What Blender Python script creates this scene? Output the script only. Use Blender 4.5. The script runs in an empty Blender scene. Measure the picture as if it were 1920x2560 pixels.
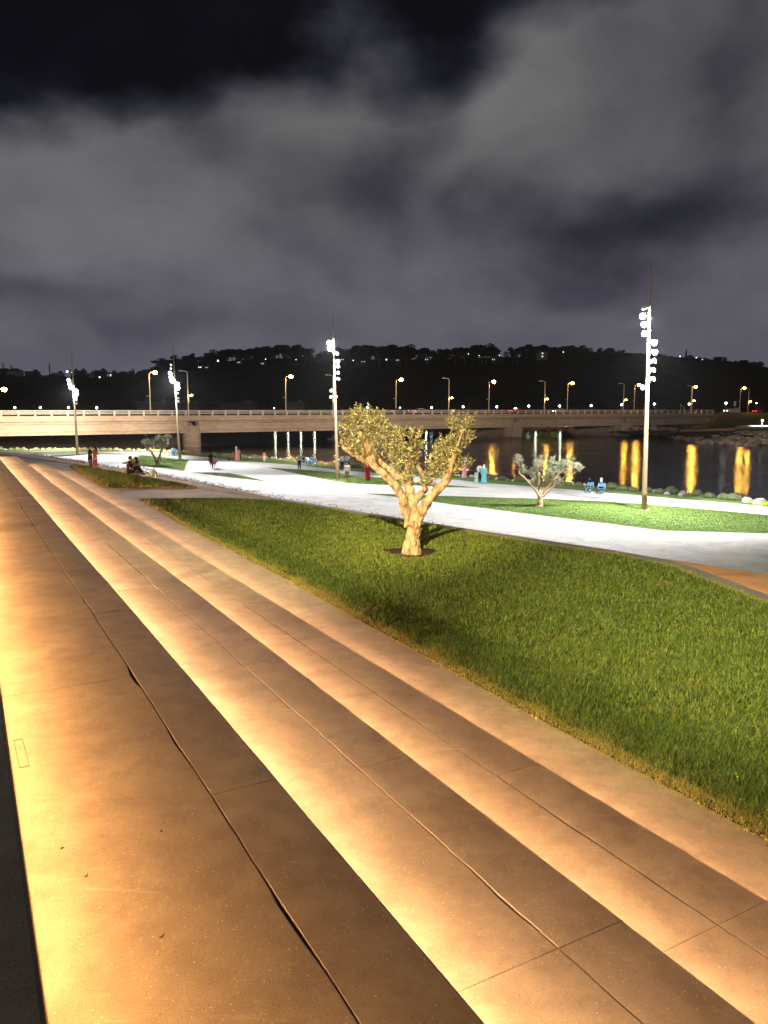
import bpy, bmesh, math, random
import numpy as np
from mathutils import Vector, Matrix, noise
from mathutils.geometry import tessellate_polygon
R = math.radians
PI = math.pi
random.seed(7)
rng = np.random.default_rng(7)
scene = bpy.context.scene
COL = scene.collection

# ------------------------------------------------------------------ camera
PITCH = 7.64
F = 1923.0
cp, sp = math.cos(R(PITCH)), math.sin(R(PITCH))
cam_d = bpy.data.cameras.new('camera')
cam = bpy.data.objects.new('camera', cam_d); COL.objects.link(cam)
cam.location = (0, 0, 0); cam.rotation_euler = (R(90 - PITCH), 0, 0)
cam_d.sensor_fit = 'HORIZONTAL'; cam_d.sensor_width = 36; cam_d.lens = 36 * F / 1920
cam_d.clip_start = 0.05; cam_d.clip_end = 5000
scene.camera = cam

def ray(px, py):
    r = (px - 960) / F; v = (py - 1280) / F
    return Vector((r, cp - v * sp, -(sp + v * cp)))
def at(px, py, z=None, d=None):
    q = ray(px, py)
    s = z / q.z if z is not None else d / q.y
    return q * s

# ------------------------------------------------------------------ view
vs = scene.view_settings
vs.view_transform = 'Standard'; vs.look = 'None'; vs.exposure = 0; vs.gamma = 1
scene.cycles.sample_clamp_indirect = 4
scene.cycles.sample_clamp_direct = 0
scene.cycles.max_bounces = 5
scene.cycles.diffuse_bounces = 3
scene.cycles.transparent_max_bounces = 4

# ------------------------------------------------------------------ night sky with clouds lit by the town
world = bpy.data.worlds.new('World'); scene.world = world; world.use_nodes = True
def build_world():
    nt = world.node_tree; N = nt.nodes; L = nt.links
    for n in list(N): N.remove(n)
    out = N.new('ShaderNodeOutputWorld'); bg = N.new('ShaderNodeBackground'); L.new(bg.outputs[0], out.inputs[0])
    tc = N.new('ShaderNodeTexCoord')
    sep = N.new('ShaderNodeSeparateXYZ'); L.new(tc.outputs['Generated'], sep.inputs[0])
    def m(op, a, b=None, c=None, clamp=False):
        n = N.new('ShaderNodeMath'); n.operation = op; n.use_clamp = clamp
        for i, v in enumerate((a, b, c)):
            if v is None: continue
            if isinstance(v, (int, float)): n.inputs[i].default_value = v
            else: L.new(v, n.inputs[i])
        return n.outputs[0]
    az = m('MULTIPLY', m('ARCTAN2', sep.outputs[0], sep.outputs[1]), 180 / PI)
    el = m('MULTIPLY', m('ARCSINE', sep.outputs[2]), 180 / PI)
    def noi(scale, detail, rough, seed):
        n = N.new('ShaderNodeTexNoise'); n.inputs['Scale'].default_value = scale
        n.inputs['Detail'].default_value = detail; n.inputs['Roughness'].default_value = rough
        mp = N.new('ShaderNodeMapping'); mp.inputs['Location'].default_value = (seed, seed * 1.7, -seed)
        mp.inputs['Scale'].default_value = (1, 1, 1.5)
        L.new(tc.outputs['Generated'], mp.inputs[0]); L.new(mp.outputs[0], n.inputs['Vector'])
        return n.outputs[0]
    n1, n2, n3, n4 = noi(4.5, 5, .5, 3.1), noi(4.5, 5, .5, 8.3), noi(3.0, 8, .55, 1.2), noi(9, 7, .55, 5.2)
    azd = m('ADD', az, m('MULTIPLY', m('SUBTRACT', n1, .5), 16))
    eld = m('ADD', el, m('MULTIPLY', m('SUBTRACT', n2, .5), 12))
    # bank of cloud whose upper edge climbs to the right
    edge = m('SUBTRACT', eld, m('ADD', m('MULTIPLY', azd, .26), 24.0))
    B = m('SUBTRACT', 1.0, m('MULTIPLY', m('ADD', edge, 3.0), .22, clamp=True))
        # clearings (negative) and denser lumps (positive): pixel of the photo's direction -> azimuth, elevation
    blobs = [(1000, 430, 3.2, 4.2, -.40), (1235, 430, 2.6, 2.4, -.38), (1450, 560, 6.5, 2.6, -.42), (1600, 610, 4.5, 3.2, -.34),
             (430, 300, 4, 2.6, -.36), (100, 700, 6.5, 2.0, -.38), (400, 820, 7, 1.5, -.20), (740, 665, 3, 1.3, -.18), (1410, 700, 2.5, 1.2, -.2),
             (1130, 180, 2.6, 6, -.20), (1880, 60, 4, 6, -.35), (1800, 520, 4, 5, -.20), (850, 480, 4, 4, -.22), (600, 430, 6, 3, -.10), (1500, 200, 3, 6, -.10),
             (300, 520, 9, 4.5, .16), (1330, 120, 3.5, 5, .2), (650, 260, 5, 2.4, .25), (1180, 300, 3, 5, .12), (1500, 420, 3, 3, .1), (960, 780, 12, 2.5, .10), (30, 340, 4, 3, .2), (1700, 240, 4, 4, .12), (560, 600, 8, 3, .06)]
    for (px, py, sa, se, amp) in blobs:
        d = ray(px, py).normalized(); a0 = math.degrees(math.atan2(d.x, d.y)); e0 = math.degrees(math.asin(d.z))
        da = m('MULTIPLY', m('SUBTRACT', azd, a0), 1 / sa); de = m('MULTIPLY', m('SUBTRACT', eld, e0), 1 / se)
        rr = m('ADD', m('MULTIPLY', da, da), m('MULTIPLY', de, de))
        g = m('POWER', 2.718, m('MULTIPLY', rr, -.9))
        B = m('ADD', B, m('MULTIPLY', g, amp))
    B = m('ADD', B, m('MULTIPLY', m('SUBTRACT', n3, .5), .85))
    B = m('ADD', B, m('MULTIPLY', m('SUBTRACT', n4, .5), .4))
    B = m('MAXIMUM', m('MULTIPLY', B, 1.0), 0.0)
    ramp = N.new('ShaderNodeValToRGB'); L.new(m('MULTIPLY', B, .7, clamp=True), ramp.inputs[0])
    cr = ramp.color_ramp; cr.interpolation = 'B_SPLINE'
    cr.elements[0].position = 0; cr.elements[0].color = (.0016, .0017, .0030, 1)
    cr.elements[1].position = 1; cr.elements[1].color = (.135, .132, .135, 1)
    for p_, c_ in ((.2, (.008, .0085, .013)), (.42, (.032, .032, .041)), (.62, (.068, .067, .073)), (.8, (.1, .098, .1))):
        e = cr.elements.new(p_); e.color = (*c_, 1)
    # cooler, slightly violet near the horizon; nothing below it
    mix = N.new('ShaderNodeMix'); mix.data_type = 'RGBA'; mix.blend_type = 'MULTIPLY'
    hz = m('SUBTRACT', 1.0, m('MULTIPLY', m('SUBTRACT', el, 1.0), 1 / 17, clamp=True), clamp=True)
    L.new(hz, mix.inputs[0]); L.new(ramp.outputs[0], mix.inputs[6]); mix.inputs[7].default_value = (1.0, .98, 1.2, 1)
    L.new(mix.outputs[2], bg.inputs[0]); bg.inputs[1].default_value = 1.4
build_world()

# ------------------------------------------------------------------ helpers
def tag(o, label=None, cat=None, group=None, kind=None):
    if label: o['label'] = label
    if cat: o['category'] = cat
    if group: o['group'] = group
    if kind: o['kind'] = kind
    return o
def empty(name, loc=(0, 0, 0), rz=0, label=None, cat=None, group=None):
    o = bpy.data.objects.new(name, None); COL.objects.link(o); o.location = loc; o.rotation_euler = (0, 0, rz)
    o.empty_display_size = .2
    return tag(o, label, cat, group)

class MB:
    def __init__(s): s.v = []; s.f = []
    def add(s, vs_, fs):
        b = len(s.v); s.v += [tuple(p) for p in vs_]; s.f += [tuple(i + b for i in f) for f in fs]
    def box(s, c, size, rz=0, M=None):
        hx, hy, hz = size[0] / 2, size[1] / 2, size[2] / 2
        P = [Vector((x, y, z)) for x in (-hx, hx) for y in (-hy, hy) for z in (-hz, hz)]
        if M is not None: P = [M @ p + Vector(c) for p in P]
        else:
            Q = Matrix.Rotation(rz, 3, 'Z'); P = [Q @ p + Vector(c) for p in P]
        s.add(P, [(0, 1, 3, 2), (4, 6, 7, 5), (0, 4, 5, 1), (2, 3, 7, 6), (0, 2, 6, 4), (1, 5, 7, 3)])
    def tube(s, pts, rad, seg=8, cap=True, wob=0.0, ell=1.0):
        pts = [Vector(p) for p in pts]; n = len(pts); rings = []
        up0 = None
        for i, p in enumerate(pts):
            t = (pts[min(i + 1, n - 1)] - pts[max(i - 1, 0)])
            if t.length < 1e-9: t = Vector((0, 0, 1))
            t.normalize()
            if up0 is None: up0 = Vector((0, 1, 0)) if abs(t.y) < .9 else Vector((1, 0, 0))
            a = (up0 - t * up0.dot(t)).normalized(); b = t.cross(a); up0 = a
            r = rad[i] if hasattr(rad, '__len__') else rad
            ring = []
            for k in range(seg):
                th = 2 * PI * k / seg
                rr = r * (1 + (wob * noise.noise(p * 3 + Vector((math.cos(th), math.sin(th), i * .3)) * 1.5) if wob else 0))
                ring.append(p + (a * math.cos(th) * ell + b * math.sin(th)) * rr)
            rings.append(ring)
        base = [q for r_ in rings for q in r_]; F_ = []
        for i in range(n - 1):
            for k in range(seg):
                k2 = (k + 1) % seg
                F_.append((i * seg + k, i * seg + k2, (i + 1) * seg + k2, (i + 1) * seg + k))
        if cap: F_.append(tuple(range(seg - 1, -1, -1))); F_.append(tuple((n - 1) * seg + k for k in range(seg)))
        s.add(base, F_)
    def ball(s, c, r, seg=12, rings=8, M=None):
        c = Vector(c); r = Vector(r) if hasattr(r, '__len__') else Vector((r, r, r)); V_ = []; F_ = []
        for i in range(1, rings):
            ph = PI * i / rings
            for k in range(seg):
                th = 2 * PI * k / seg; q = Vector((r.x * math.sin(ph) * math.cos(th), r.y * math.sin(ph) * math.sin(th), r.z * math.cos(ph)))
                V_.append(c + (M @ q if M is not None else q))
        top = Vector((0, 0, r.z)); bot = Vector((0, 0, -r.z))
        V_.append(c + (M @ top if M is not None else top)); V_.append(c + (M @ bot if M is not None else bot))
        for i in range(rings - 2):
            for k in range(seg):
                k2 = (k + 1) % seg; F_.append((i * seg + k, (i + 1) * seg + k, (i + 1) * seg + k2, i * seg + k2))
        T = len(V_) - 2
        for k in range(seg):
            k2 = (k + 1) % seg; F_.append((T, k, k2)); F_.append((T + 1, (rings - 2) * seg + k2, (rings - 2) * seg + k))
        s.add(V_, F_)
    def prism(s, poly, z0, z1):
        """poly: list of (x, y); solid between z0 and z1"""
        n = len(poly); tri = tessellate_polygon([[Vector((p[0], p[1], 0)) for p in poly]])
        a = sum(poly[i][0] * poly[(i + 1) % n][1] - poly[(i + 1) % n][0] * poly[i][1] for i in range(n))
        V_ = [(p[0], p[1], z1) for p in poly] + [(p[0], p[1], z0) for p in poly]; F_ = []
        for t in tri:
            p, q, r = [V_[i] for i in t]
            cr = (q[0] - p[0]) * (r[1] - p[1]) - (q[1] - p[1]) * (r[0] - p[0])
            t = t if cr > 0 else t[::-1]
            F_.append(tuple(t)); F_.append(tuple(i + n for i in t[::-1]))
        for i in range(n):
            j = (i + 1) % n
            F_.append((i + n, j + n, j, i) if a > 0 else (i, j, j + n, i + n))
        s.add(V_, F_)
    def build(s, name, mat, parent=None, smooth=False, loc=None):
        me = bpy.data.meshes.new(name); me.from_pydata([tuple(p) for p in s.v], [], s.f); me.update()
        if smooth: me.polygons.foreach_set('use_smooth', [True] * len(me.polygons))
        o = bpy.data.objects.new(name, me); COL.objects.link(o)
        if mat: me.materials.append(mat)
        if parent is not None: o.parent = parent
        if loc is not None: o.location = loc
        return o
def bevel(o, w=.01, seg=2):
    m = o.modifiers.new('bevel', 'BEVEL'); m.width = w; m.segments = seg; m.limit_method = 'ANGLE'; m.angle_limit = R(40)
    return o
def bake_mods(o):
    dg = bpy.context.evaluated_depsgraph_get(); dg.update()
    me = bpy.data.meshes.new_from_object(o.evaluated_get(dg)); o.modifiers.clear(); old = o.data; o.data = me; bpy.data.meshes.remove(old)
    return o
def fuse(o, voxel, smooth_it=2):
    m = o.modifiers.new('fuse', 'REMESH'); m.mode = 'VOXEL'; m.voxel_size = voxel; m.use_smooth_shade = True
    if smooth_it:
        m = o.modifiers.new('smooth', 'SMOOTH'); m.factor = .5; m.iterations = smooth_it
    return bake_mods(o)

def mat(name, col, rough=.7, metal=0, emit=None, es=0, noise_amt=0, nscale=5, bump=0, bscale=40, spec=.12, col2=None, detail=6, sheet=None, stretch=None, island=None):
    m = bpy.data.materials.new(name); m.use_nodes = True; nt = m.node_tree; N = nt.nodes; L = nt.links
    b = N['Principled BSDF']; b.inputs['Base Color'].default_value = (*col, 1); b.inputs['Roughness'].default_value = rough
    b.inputs['Metallic'].default_value = metal; b.inputs['Specular IOR Level'].default_value = spec
    tc = N.new('ShaderNodeTexCoord'); vec = tc.outputs['Object']
    if stretch:
        mp = N.new('ShaderNodeMapping'); mp.inputs['Scale'].default_value = stretch; L.new(vec, mp.inputs[0]); vec = mp.outputs[0]
    cur = None
    if noise_amt or col2:
        n = N.new('ShaderNodeTexNoise'); n.inputs['Scale'].default_value = nscale; n.inputs['Detail'].default_value = detail; n.inputs['Roughness'].default_value = .6
        L.new(vec, n.inputs['Vector'])
        r = N.new('ShaderNodeValToRGB'); L.new(n.outputs[0], r.inputs[0])
        c2 = col2 or tuple(c * (1 - noise_amt) for c in col)
        r.color_ramp.elements[0].position = .36; r.color_ramp.elements[0].color = (*c2, 1)
        r.color_ramp.elements[1].position = .64; r.color_ramp.elements[1].color = (*col, 1)
        cur = r.outputs[0]
    if island:
        g = N.new('ShaderNodeNewGeometry'); r2 = N.new('ShaderNodeValToRGB'); L.new(g.outputs['Random Per Island'], r2.inputs[0])
        r2.color_ramp.elements[0].color = (*island[0], 1); r2.color_ramp.elements[1].color = (*island[-1], 1)
        for i, c in enumerate(island[1:-1]):
            e = r2.color_ramp.elements.new((i + 1) / (len(island) - 1)); e.color = (*c, 1)
        cur = r2.outputs[0]
    if cur: L.new(cur, b.inputs['Base Color'])
    if bump:
        n2 = N.new('ShaderNodeTexNoise'); n2.inputs['Scale'].default_value = bscale; n2.inputs['Detail'].default_value = 5; L.new(vec, n2.inputs['Vector'])
        bp = N.new('ShaderNodeBump'); bp.inputs['Strength'].default_value = bump; bp.inputs['Distance'].default_value = .02
        L.new(n2.outputs[0], bp.inputs['Height']); L.new(bp.outputs[0], b.inputs['Normal'])
    if emit:
        b.inputs['Emission Color'].default_value = (*emit, 1); b.inputs['Emission Strength'].default_value = es
    return m

def spot(name, loc, target, power, col, angle=100, blend=.6, rad=.15, parent=None):
    l = bpy.data.lights.new(name, 'SPOT'); l.energy = power; l.color = col; l.spot_size = R(angle); l.spot_blend = blend; l.shadow_soft_size = rad
    o = bpy.data.objects.new(name, l); COL.objects.link(o)
    loc = Vector(loc); o.location = loc; d = Vector(target) - loc; o.rotation_euler = d.to_track_quat('-Z', 'Y').to_euler()
    if parent is not None:
        o.parent = parent; o.location = loc - parent.location
    return o
def point(name, loc, power, col, rad=.1, parent=None):
    l = bpy.data.lights.new(name, 'POINT'); l.energy = power; l.color = col; l.shadow_soft_size = rad
    o = bpy.data.objects.new(name, l); COL.objects.link(o); o.location = loc
    if parent is not None: o.parent = parent
    return o

# ------------------------------------------------------------------ materials
def concrete(name, base, var, speck=.5, streak=0):
    """trowelled concrete: cloudy stains, pale and dark aggregate flecks, scuffs, fine bump"""
    m = bpy.data.materials.new(name); m.use_nodes = True; nt = m.node_tree; N = nt.nodes; L = nt.links
    b = N['Principled BSDF']; tc = N.new('ShaderNodeTexCoord'); vec = tc.outputs['Object']
    def noi(s, d=6, r=.6, v=vec, dist=0):
        n = N.new('ShaderNodeTexNoise'); n.inputs['Scale'].default_value = s; n.inputs['Detail'].default_value = d; n.inputs['Roughness'].default_value = r; n.inputs['Distortion'].default_value = dist
        L.new(v, n.inputs['Vector']); return n.outputs[0]
    def ramp(f, stops):
        r = N.new('ShaderNodeValToRGB'); L.new(f, r.inputs[0]); e = r.color_ramp.elements
        e[0].position, e[0].color = stops[0][0], (*stops[0][1], 1); e[1].position, e[1].color = stops[-1][0], (*stops[-1][1], 1)
        for p, c in stops[1:-1]: q = e.new(p); q.color = (*c, 1)
        return r.outputs[0]
    def mixc(fac, a, c, mode='MIX'):
        x = N.new('ShaderNodeMix'); x.data_type = 'RGBA'; x.blend_type = mode
        if isinstance(fac, float): x.inputs[0].default_value = fac
        else: L.new(fac, x.inputs[0])
        for i, v in ((6, a), (7, c)):
            if isinstance(v, tuple): x.inputs[i].default_value = (*v, 1)
            else: L.new(v, x.inputs[i])
        return x.outputs[2]
    big = noi(.9, 7, .6, dist=.6)
    c = ramp(big, [(.3, var), (.5, tuple((a + v) / 2 for a, v in zip(base, var))), (.68, base)])
    mid = noi(5, 8, .7); c = mixc(.7, c, ramp(mid, [(.3, (.68, .66, .65)), (.55, (1, 1, 1)), (.75, (1.1, 1.08, 1.05))]), 'MULTIPLY')
    mp = N.new('ShaderNodeMapping'); mp.inputs['Scale'].default_value = (.8, 5, 1); mp.inputs['Rotation'].default_value = (0, 0, .5); L.new(vec, mp.inputs[0])
    scuff = noi(2.2, 9, .75, mp.outputs[0], 1.2)
    c = mixc(ramp(scuff, [(.6, (0, 0, 0)), (.68, (.35, .35, .35))]), c, tuple(min(1, x * 1.5) for x in base))
    # dark damp-looking stains
    st = noi(.45, 5, .5, dist=1); c = mixc(ramp(st, [(.58, (0, 0, 0)), (.72, (.5, .5, .5))]), c, tuple(x * .5 for x in var))
    v1 = N.new('ShaderNodeTexVoronoi'); v1.inputs['Scale'].default_value = 72; L.new(vec, v1.inputs['Vector'])
    rnd = N.new('ShaderNodeSeparateColor'); L.new(v1.outputs['Color'], rnd.inputs[0])
    mm = N.new('ShaderNodeMath'); mm.operation = 'LESS_THAN'; L.new(v1.outputs['Distance'], mm.inputs[0]); mm.inputs[1].default_value = .26
    mr = N.new('ShaderNodeMath'); mr.operation = 'GREATER_THAN'; L.new(rnd.outputs[0], mr.inputs[0]); mr.inputs[1].default_value = .74
    ml = N.new('ShaderNodeMath'); ml.operation = 'MULTIPLY'; L.new(mm.outputs[0], ml.inputs[0]); L.new(mr.outputs[0], ml.inputs[1])
    m3 = N.new('ShaderNodeMath'); m3.operation = 'MULTIPLY'; L.new(ml.outputs[0], m3.inputs[0]); m3.inputs[1].default_value = speck
    fleck = mixc(rnd.outputs[1], tuple(min(1, x * 1.9) for x in base), tuple(x * .35 for x in var))
    c = mixc(m3.outputs[0], c, fleck)
    fine = noi(140, 4, .7); c = mixc(.6, c, ramp(fine, [(.3, (.58, .58, .58)), (.7, (1.25, 1.25, 1.25))]), 'MULTIPLY')
    L.new(c, b.inputs['Base Color'])
    rr = N.new('ShaderNodeMapRange'); L.new(mid, rr.inputs[0]); rr.inputs[3].default_value = .7; rr.inputs[4].default_value = .95; L.new(rr.outputs[0], b.inputs['Roughness'])
    b.inputs['Specular IOR Level'].default_value = .12
    bp = N.new('ShaderNodeBump'); bp.inputs['Strength'].default_value = .35; bp.inputs['Distance'].default_value = .006
    ad = N.new('ShaderNodeMath'); ad.operation = 'ADD'; L.new(fine, ad.inputs[0]); L.new(mid, ad.inputs[1]); L.new(ad.outputs[0], bp.inputs['Height']); L.new(bp.outputs[0], b.inputs['Normal'])
    return m
M = {}
M['tread'] = concrete('tan_concrete', (.54, .425, .30), (.39, .30, .205), .7)
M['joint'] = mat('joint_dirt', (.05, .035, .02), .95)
M['nosing_shade'] = mat('nosing_shade', (.06, .05, .03), .9)  # shadow line at the step edge, painted in as a dark colour
M['kerb'] = concrete('grey_kerb', (.26, .25, .235), (.2, .19, .18), .3)
M['floor'] = concrete('terrace_floor', (.40, .27, .165), (.32, .21, .125), .3)
M['led'] = mat('led_strip', (.9, .8, .6), .5, emit=(1, .59, .31), es=500)
M['led_mid'] = mat('led_strip_mid', (.9, .8, .6), .5, emit=(1, .60, .32), es=340)
M['led_hi'] = mat('led_strip_bright', (.9, .8, .6), .5, emit=(1, .54, .21), es=84)
M['led_lo'] = mat('led_strip_soft', (.9, .8, .6), .5, emit=(1, .60, .33), es=420)
M['soil'] = mat('lawn_soil', (.09, .08, .03), .95, noise_amt=.5, nscale=8)
M['pit'] = mat('tree_pit_soil', (.05, .025, .015), .95, noise_amt=.5, nscale=20, bump=.8)

# ------------------------------------------------------------------ curves of the terrace, read off as ground points
def resample(P, step):
    P = [Vector(p) for p in P]; out = [P[0].copy()]; acc = 0.0
    # catmull-rom densify
    D = []
    n = len(P)
    for i in range(n - 1):
        p0, p1, p2, p3 = P[max(i - 1, 0)], P[i], P[i + 1], P[min(i + 2, n - 1)]
        k = 12
        for j in range(k):
            t = j / k
            D.append(.5 * ((2 * p1) + (p2 - p0) * t + (2 * p0 - 5 * p1 + 4 * p2 - p3) * t * t + (3 * p1 - p0 - 3 * p2 + p3) * t ** 3))
    D.append(P[-1])
    for a, b in zip(D, D[1:]):
        seg = (b - a).length
        while acc + seg >= step:
            t = (step - acc) / seg; a = a.lerp(b, t); out.append(a.copy()); seg = (b - a).length; acc = 0
        acc += seg
    out.append(D[-1].copy())
    return out
def smooth_poly(P, it=3):
    P = [p.copy() for p in P]
    for _ in range(it):
        P = [P[0]] + [(P[i - 1] + P[i] * 2 + P[i + 1]) / 4 for i in range(1, len(P) - 1)] + [P[-1]]
    return P
def curve(pxs, z, ext0=0, ext1=0, step=.15, it=6):
    P = [at(x, y, z) for x, y in pxs]
    if ext0: P.insert(0, P[0] + (P[0] - P[1]).normalized() * ext0)
    if ext1: P.append(P[-1] + (P[-1] - P[-2]).normalized() * ext1)
    return smooth_poly(resample(P, step), it)
Z0, Z1, Z2, Z3, Z4, Z5, ZP, ZW = -1.6, -2.05, -2.5, -2.95, -3.4, -3.85, -6.4, -8.4
E1 = curve([(14, 1163), (39, 1192), (61, 1217), (87, 1244), (117, 1280), (178, 1351), (227, 1406), (299, 1486), (362, 1560), (440, 1647), (521, 1742), (584.5, 1817.5), (694, 1953.5), (833, 2107), (960, 2250), (1076, 2387), (1223, 2560)], Z1, 14, 3, it=150)
E2 = curve([(43, 1140), (61, 1153), (87, 1171), (130, 1207), (174, 1238), (227, 1280), (301, 1336), (400, 1410), (439, 1440), (560, 1532), (703, 1641), (789, 1709), (881, 1779), (989, 1857), (1134, 1977), (1307, 2104), (1403, 2179), (1597, 2330), (1741, 2434), (1892, 2550)], Z2, 0, 3, it=150)
E3 = curve([(110, 1157.6), (130, 1170), (174, 1195), (217, 1221), (320, 1282), (441, 1354.6), (560, 1430), (703, 1514), (846, 1602), (960, 1669), (1060, 1734), (1134, 1776), (1249, 1844), (1400, 1939), (1539, 2023), (1770, 2162), (1920, 2251)], Z3, 0, 3.5, it=150)
KL = curve([(-60, 1137), (0, 1137), (43, 1140), (72, 1144), (107, 1148), (145, 1153), (210, 1163), (243, 1171), (320, 1184.6), (398, 1198), (441, 1206), (513, 1218), (600, 1233), (682, 1246), (771, 1259), (840, 1271), (948, 1288), (1057, 1306), (1200, 1328), (1400, 1357.5), (1550, 1380.5), (1701, 1409), (1790, 1441), (1920, 1490)], Z4, 0, 5, .35, 4)
RB = curve([(-60, 1135), (0, 1134.5), (58, 1134.5), (101, 1139), (145, 1144.6), (210, 1156), (248, 1163.5), (313, 1174), (405, 1189), (513, 1209), (604, 1227), (720, 1251), (780, 1262.5), (840, 1272), (948, 1289), (1057, 1307), (1200, 1329), (1400, 1358.5), (1550, 1381), (1695, 1402), (1920, 1436)], Z5, 0, 6, .35, 4)
def off(P, w):
    """offset polyline by w metres to the uphill (left of travel) side"""
    out = []
    for i, p in enumerate(P):
        t = P[min(i + 1, len(P) - 1)] - P[max(i - 1, 0)]; t.z = 0; t.normalize()
        out.append(p + Vector((t.y, -t.x, 0)) * w)
    return out
# travel runs from far left to near right; (t.y, -t.x) points to the camera/uphill side
E0 = off(E1, 1.33)
E0 = [Vector((p.x, p.y, Z0)) for p in E0]
def width_to(P, i, Q, dflt=1.34):
    t = P[min(i + 1, len(P) - 1)] - P[max(i - 1, 0)]; t.z = 0; t.normalize(); n = Vector((t.y, -t.x, 0)); p = P[i]
    best = None
    for a, b in zip(Q, Q[1:]):
        d = b - a; den = n.x * (-d.y) + n.y * d.x
        if abs(den) < 1e-9: continue
        ax, ay = a.x - p.x, a.y - p.y
        s = (ax * (-d.y) + ay * d.x) / den; u = (n.x * ay - n.y * ax) / den
        if -.01 <= u <= 1.01 and s > .2 and (best is None or s < best): best = s
    return best if best and best < 2.6 else dflt

def make_tread(E, Eup, z, joint_w=.38, pitch=14, gap=.006, phase=0, seed=0):
    """slabs of one tread: a row of nosing slabs and a wide slab row behind them, with open joints"""
    rnd = random.Random(seed); mb = MB(); dark = []; mb.dark = dark; n = len(E); W = [width_to(E, i, Eup) for i in range(n)]
    W = [sum(W[max(0, i - 9):i + 10]) / len(W[max(0, i - 9):i + 10]) for i in range(n)]
    J = []; Bk = []
    for i in range(n):
        t = E[min(i + 1, n - 1)] - E[max(i - 1, 0)]; t.z = 0; t.normalize(); nn = Vector((t.y, -t.x, 0))
        J.append(E[i] + nn * (joint_w + .007 * noise.noise(Vector((i * .12, seed * 7, 0))) + .005 * noise.noise(Vector((i * .9, seed, 4))) + rnd.uniform(-.002, .002)))
        Bk.append(E[i] + nn * (W[i] - .03))
    def strip(A, B, i0, i1, dz, inset):
        k = i1 - i0
        if k < 1: return
        V_ = []; F_ = []
        ta = (A[i0 + 1] - A[i0]).normalized(); tb = (A[i1] - A[i1 - 1]).normalized()
        for q, i in enumerate(range(i0, i1 + 1)):
            a, b = A[i].copy(), B[i].copy()
            w = (b - a).normalized(); a += w * inset; b -= w * inset
            if q == 0: a += ta * gap / 2; b += ta * gap / 2
            if q == k: a -= tb * gap / 2; b -= tb * gap / 2
            c = .005; cf = .013 if A is E else .005
            for p, zz in ((a, -.10), (a, -cf), (a + w * cf, 0), (b - w * c, 0), (b, -c), (b, -.10)):
                V_.append((p.x, p.y, z + dz + zz))
        for q in range(k):
            for j in range(5): F_.append((q * 6 + j, (q + 1) * 6 + j, (q + 1) * 6 + j + 1, q * 6 + j + 1))
        F_.append(tuple(range(5, -1, -1))); F_.append(tuple(k * 6 + j for j in range(6)))
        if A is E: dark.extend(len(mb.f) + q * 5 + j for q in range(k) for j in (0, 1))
        mb.add(V_, F_)
    i = 0; first = True
    while i < n - 1:
        j = min(n - 1, i + (phase if first and phase else pitch)); first = False
        strip(E, J, i, j, rnd.uniform(-.002, .002), .0); i = j
    cs = .020 if seed == 20 else .009
    J2 = [p + (b - p).normalized() * (.9 * cs * max(0, noise.noise(Vector((q * .23, seed * 3.1, 9))) - .05) * (1.6 + rnd.random())) for q, (p, b) in enumerate(zip(J, Bk))]
    i = 0; first = True
    while i < n - 1:
        j = min(n - 1, i + ((phase if first and phase else pitch * 2))); first = False
        strip(J2, Bk, i, j, rnd.uniform(-.002, .002), gap / 2); i = j
    return mb, J, Bk
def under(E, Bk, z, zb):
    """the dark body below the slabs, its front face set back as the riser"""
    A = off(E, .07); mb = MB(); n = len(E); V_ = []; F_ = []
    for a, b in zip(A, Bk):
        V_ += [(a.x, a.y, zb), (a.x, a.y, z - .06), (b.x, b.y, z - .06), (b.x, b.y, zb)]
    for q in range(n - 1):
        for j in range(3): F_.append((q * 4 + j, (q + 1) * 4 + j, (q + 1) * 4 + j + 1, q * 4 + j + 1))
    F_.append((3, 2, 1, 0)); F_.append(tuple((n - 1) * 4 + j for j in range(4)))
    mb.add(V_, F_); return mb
def led(E, z, w=.035, back=.03, drop=.115):
    """light strip clipped under the nosing, tipped outward"""
    A = off(E, back); Bq = off(E, back + w * .7); mb = MB(); V_ = []; F_ = []
    for a, b in zip(A, Bq): V_ += [(a.x, a.y, z - drop), (b.x, b.y, z - drop - w * .62)]
    for q in range(len(E) - 1): F_.append((q * 2, q * 2 + 1, q * 2 + 3, q * 2 + 2))
    mb.add(V_, F_); return mb

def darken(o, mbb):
    o.data.materials.append(M['nosing_shade'])
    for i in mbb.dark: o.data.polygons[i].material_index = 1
steps = empty('terrace_steps', label='broad curved flight of tan concrete steps with glowing light strips under each nosing', cat='steps')
mbx, J0, B0k = make_tread(E0, off(E0, 1.34), Z0, .5, 14, .007, 10, 3)
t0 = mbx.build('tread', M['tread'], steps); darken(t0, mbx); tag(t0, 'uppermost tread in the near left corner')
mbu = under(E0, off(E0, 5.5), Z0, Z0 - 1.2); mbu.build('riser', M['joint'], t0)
mbl = MB(); W1, W2 = off(E0, 1.32), off(E0, 5.5)
V_ = []; F_ = []
for a, b in zip(W1, W2): V_ += [(a.x, a.y, Z0), (b.x, b.y, Z0)]
for q in range(len(W1) - 1): F_.append((q * 2, q * 2 + 2, q * 2 + 3, q * 2 + 1))
mbl.add(V_, F_); mbl.build('landing', M['tread'], t0)
led(E0, Z0, w=.05).build('light_strip', M['led_hi'], t0)
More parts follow.
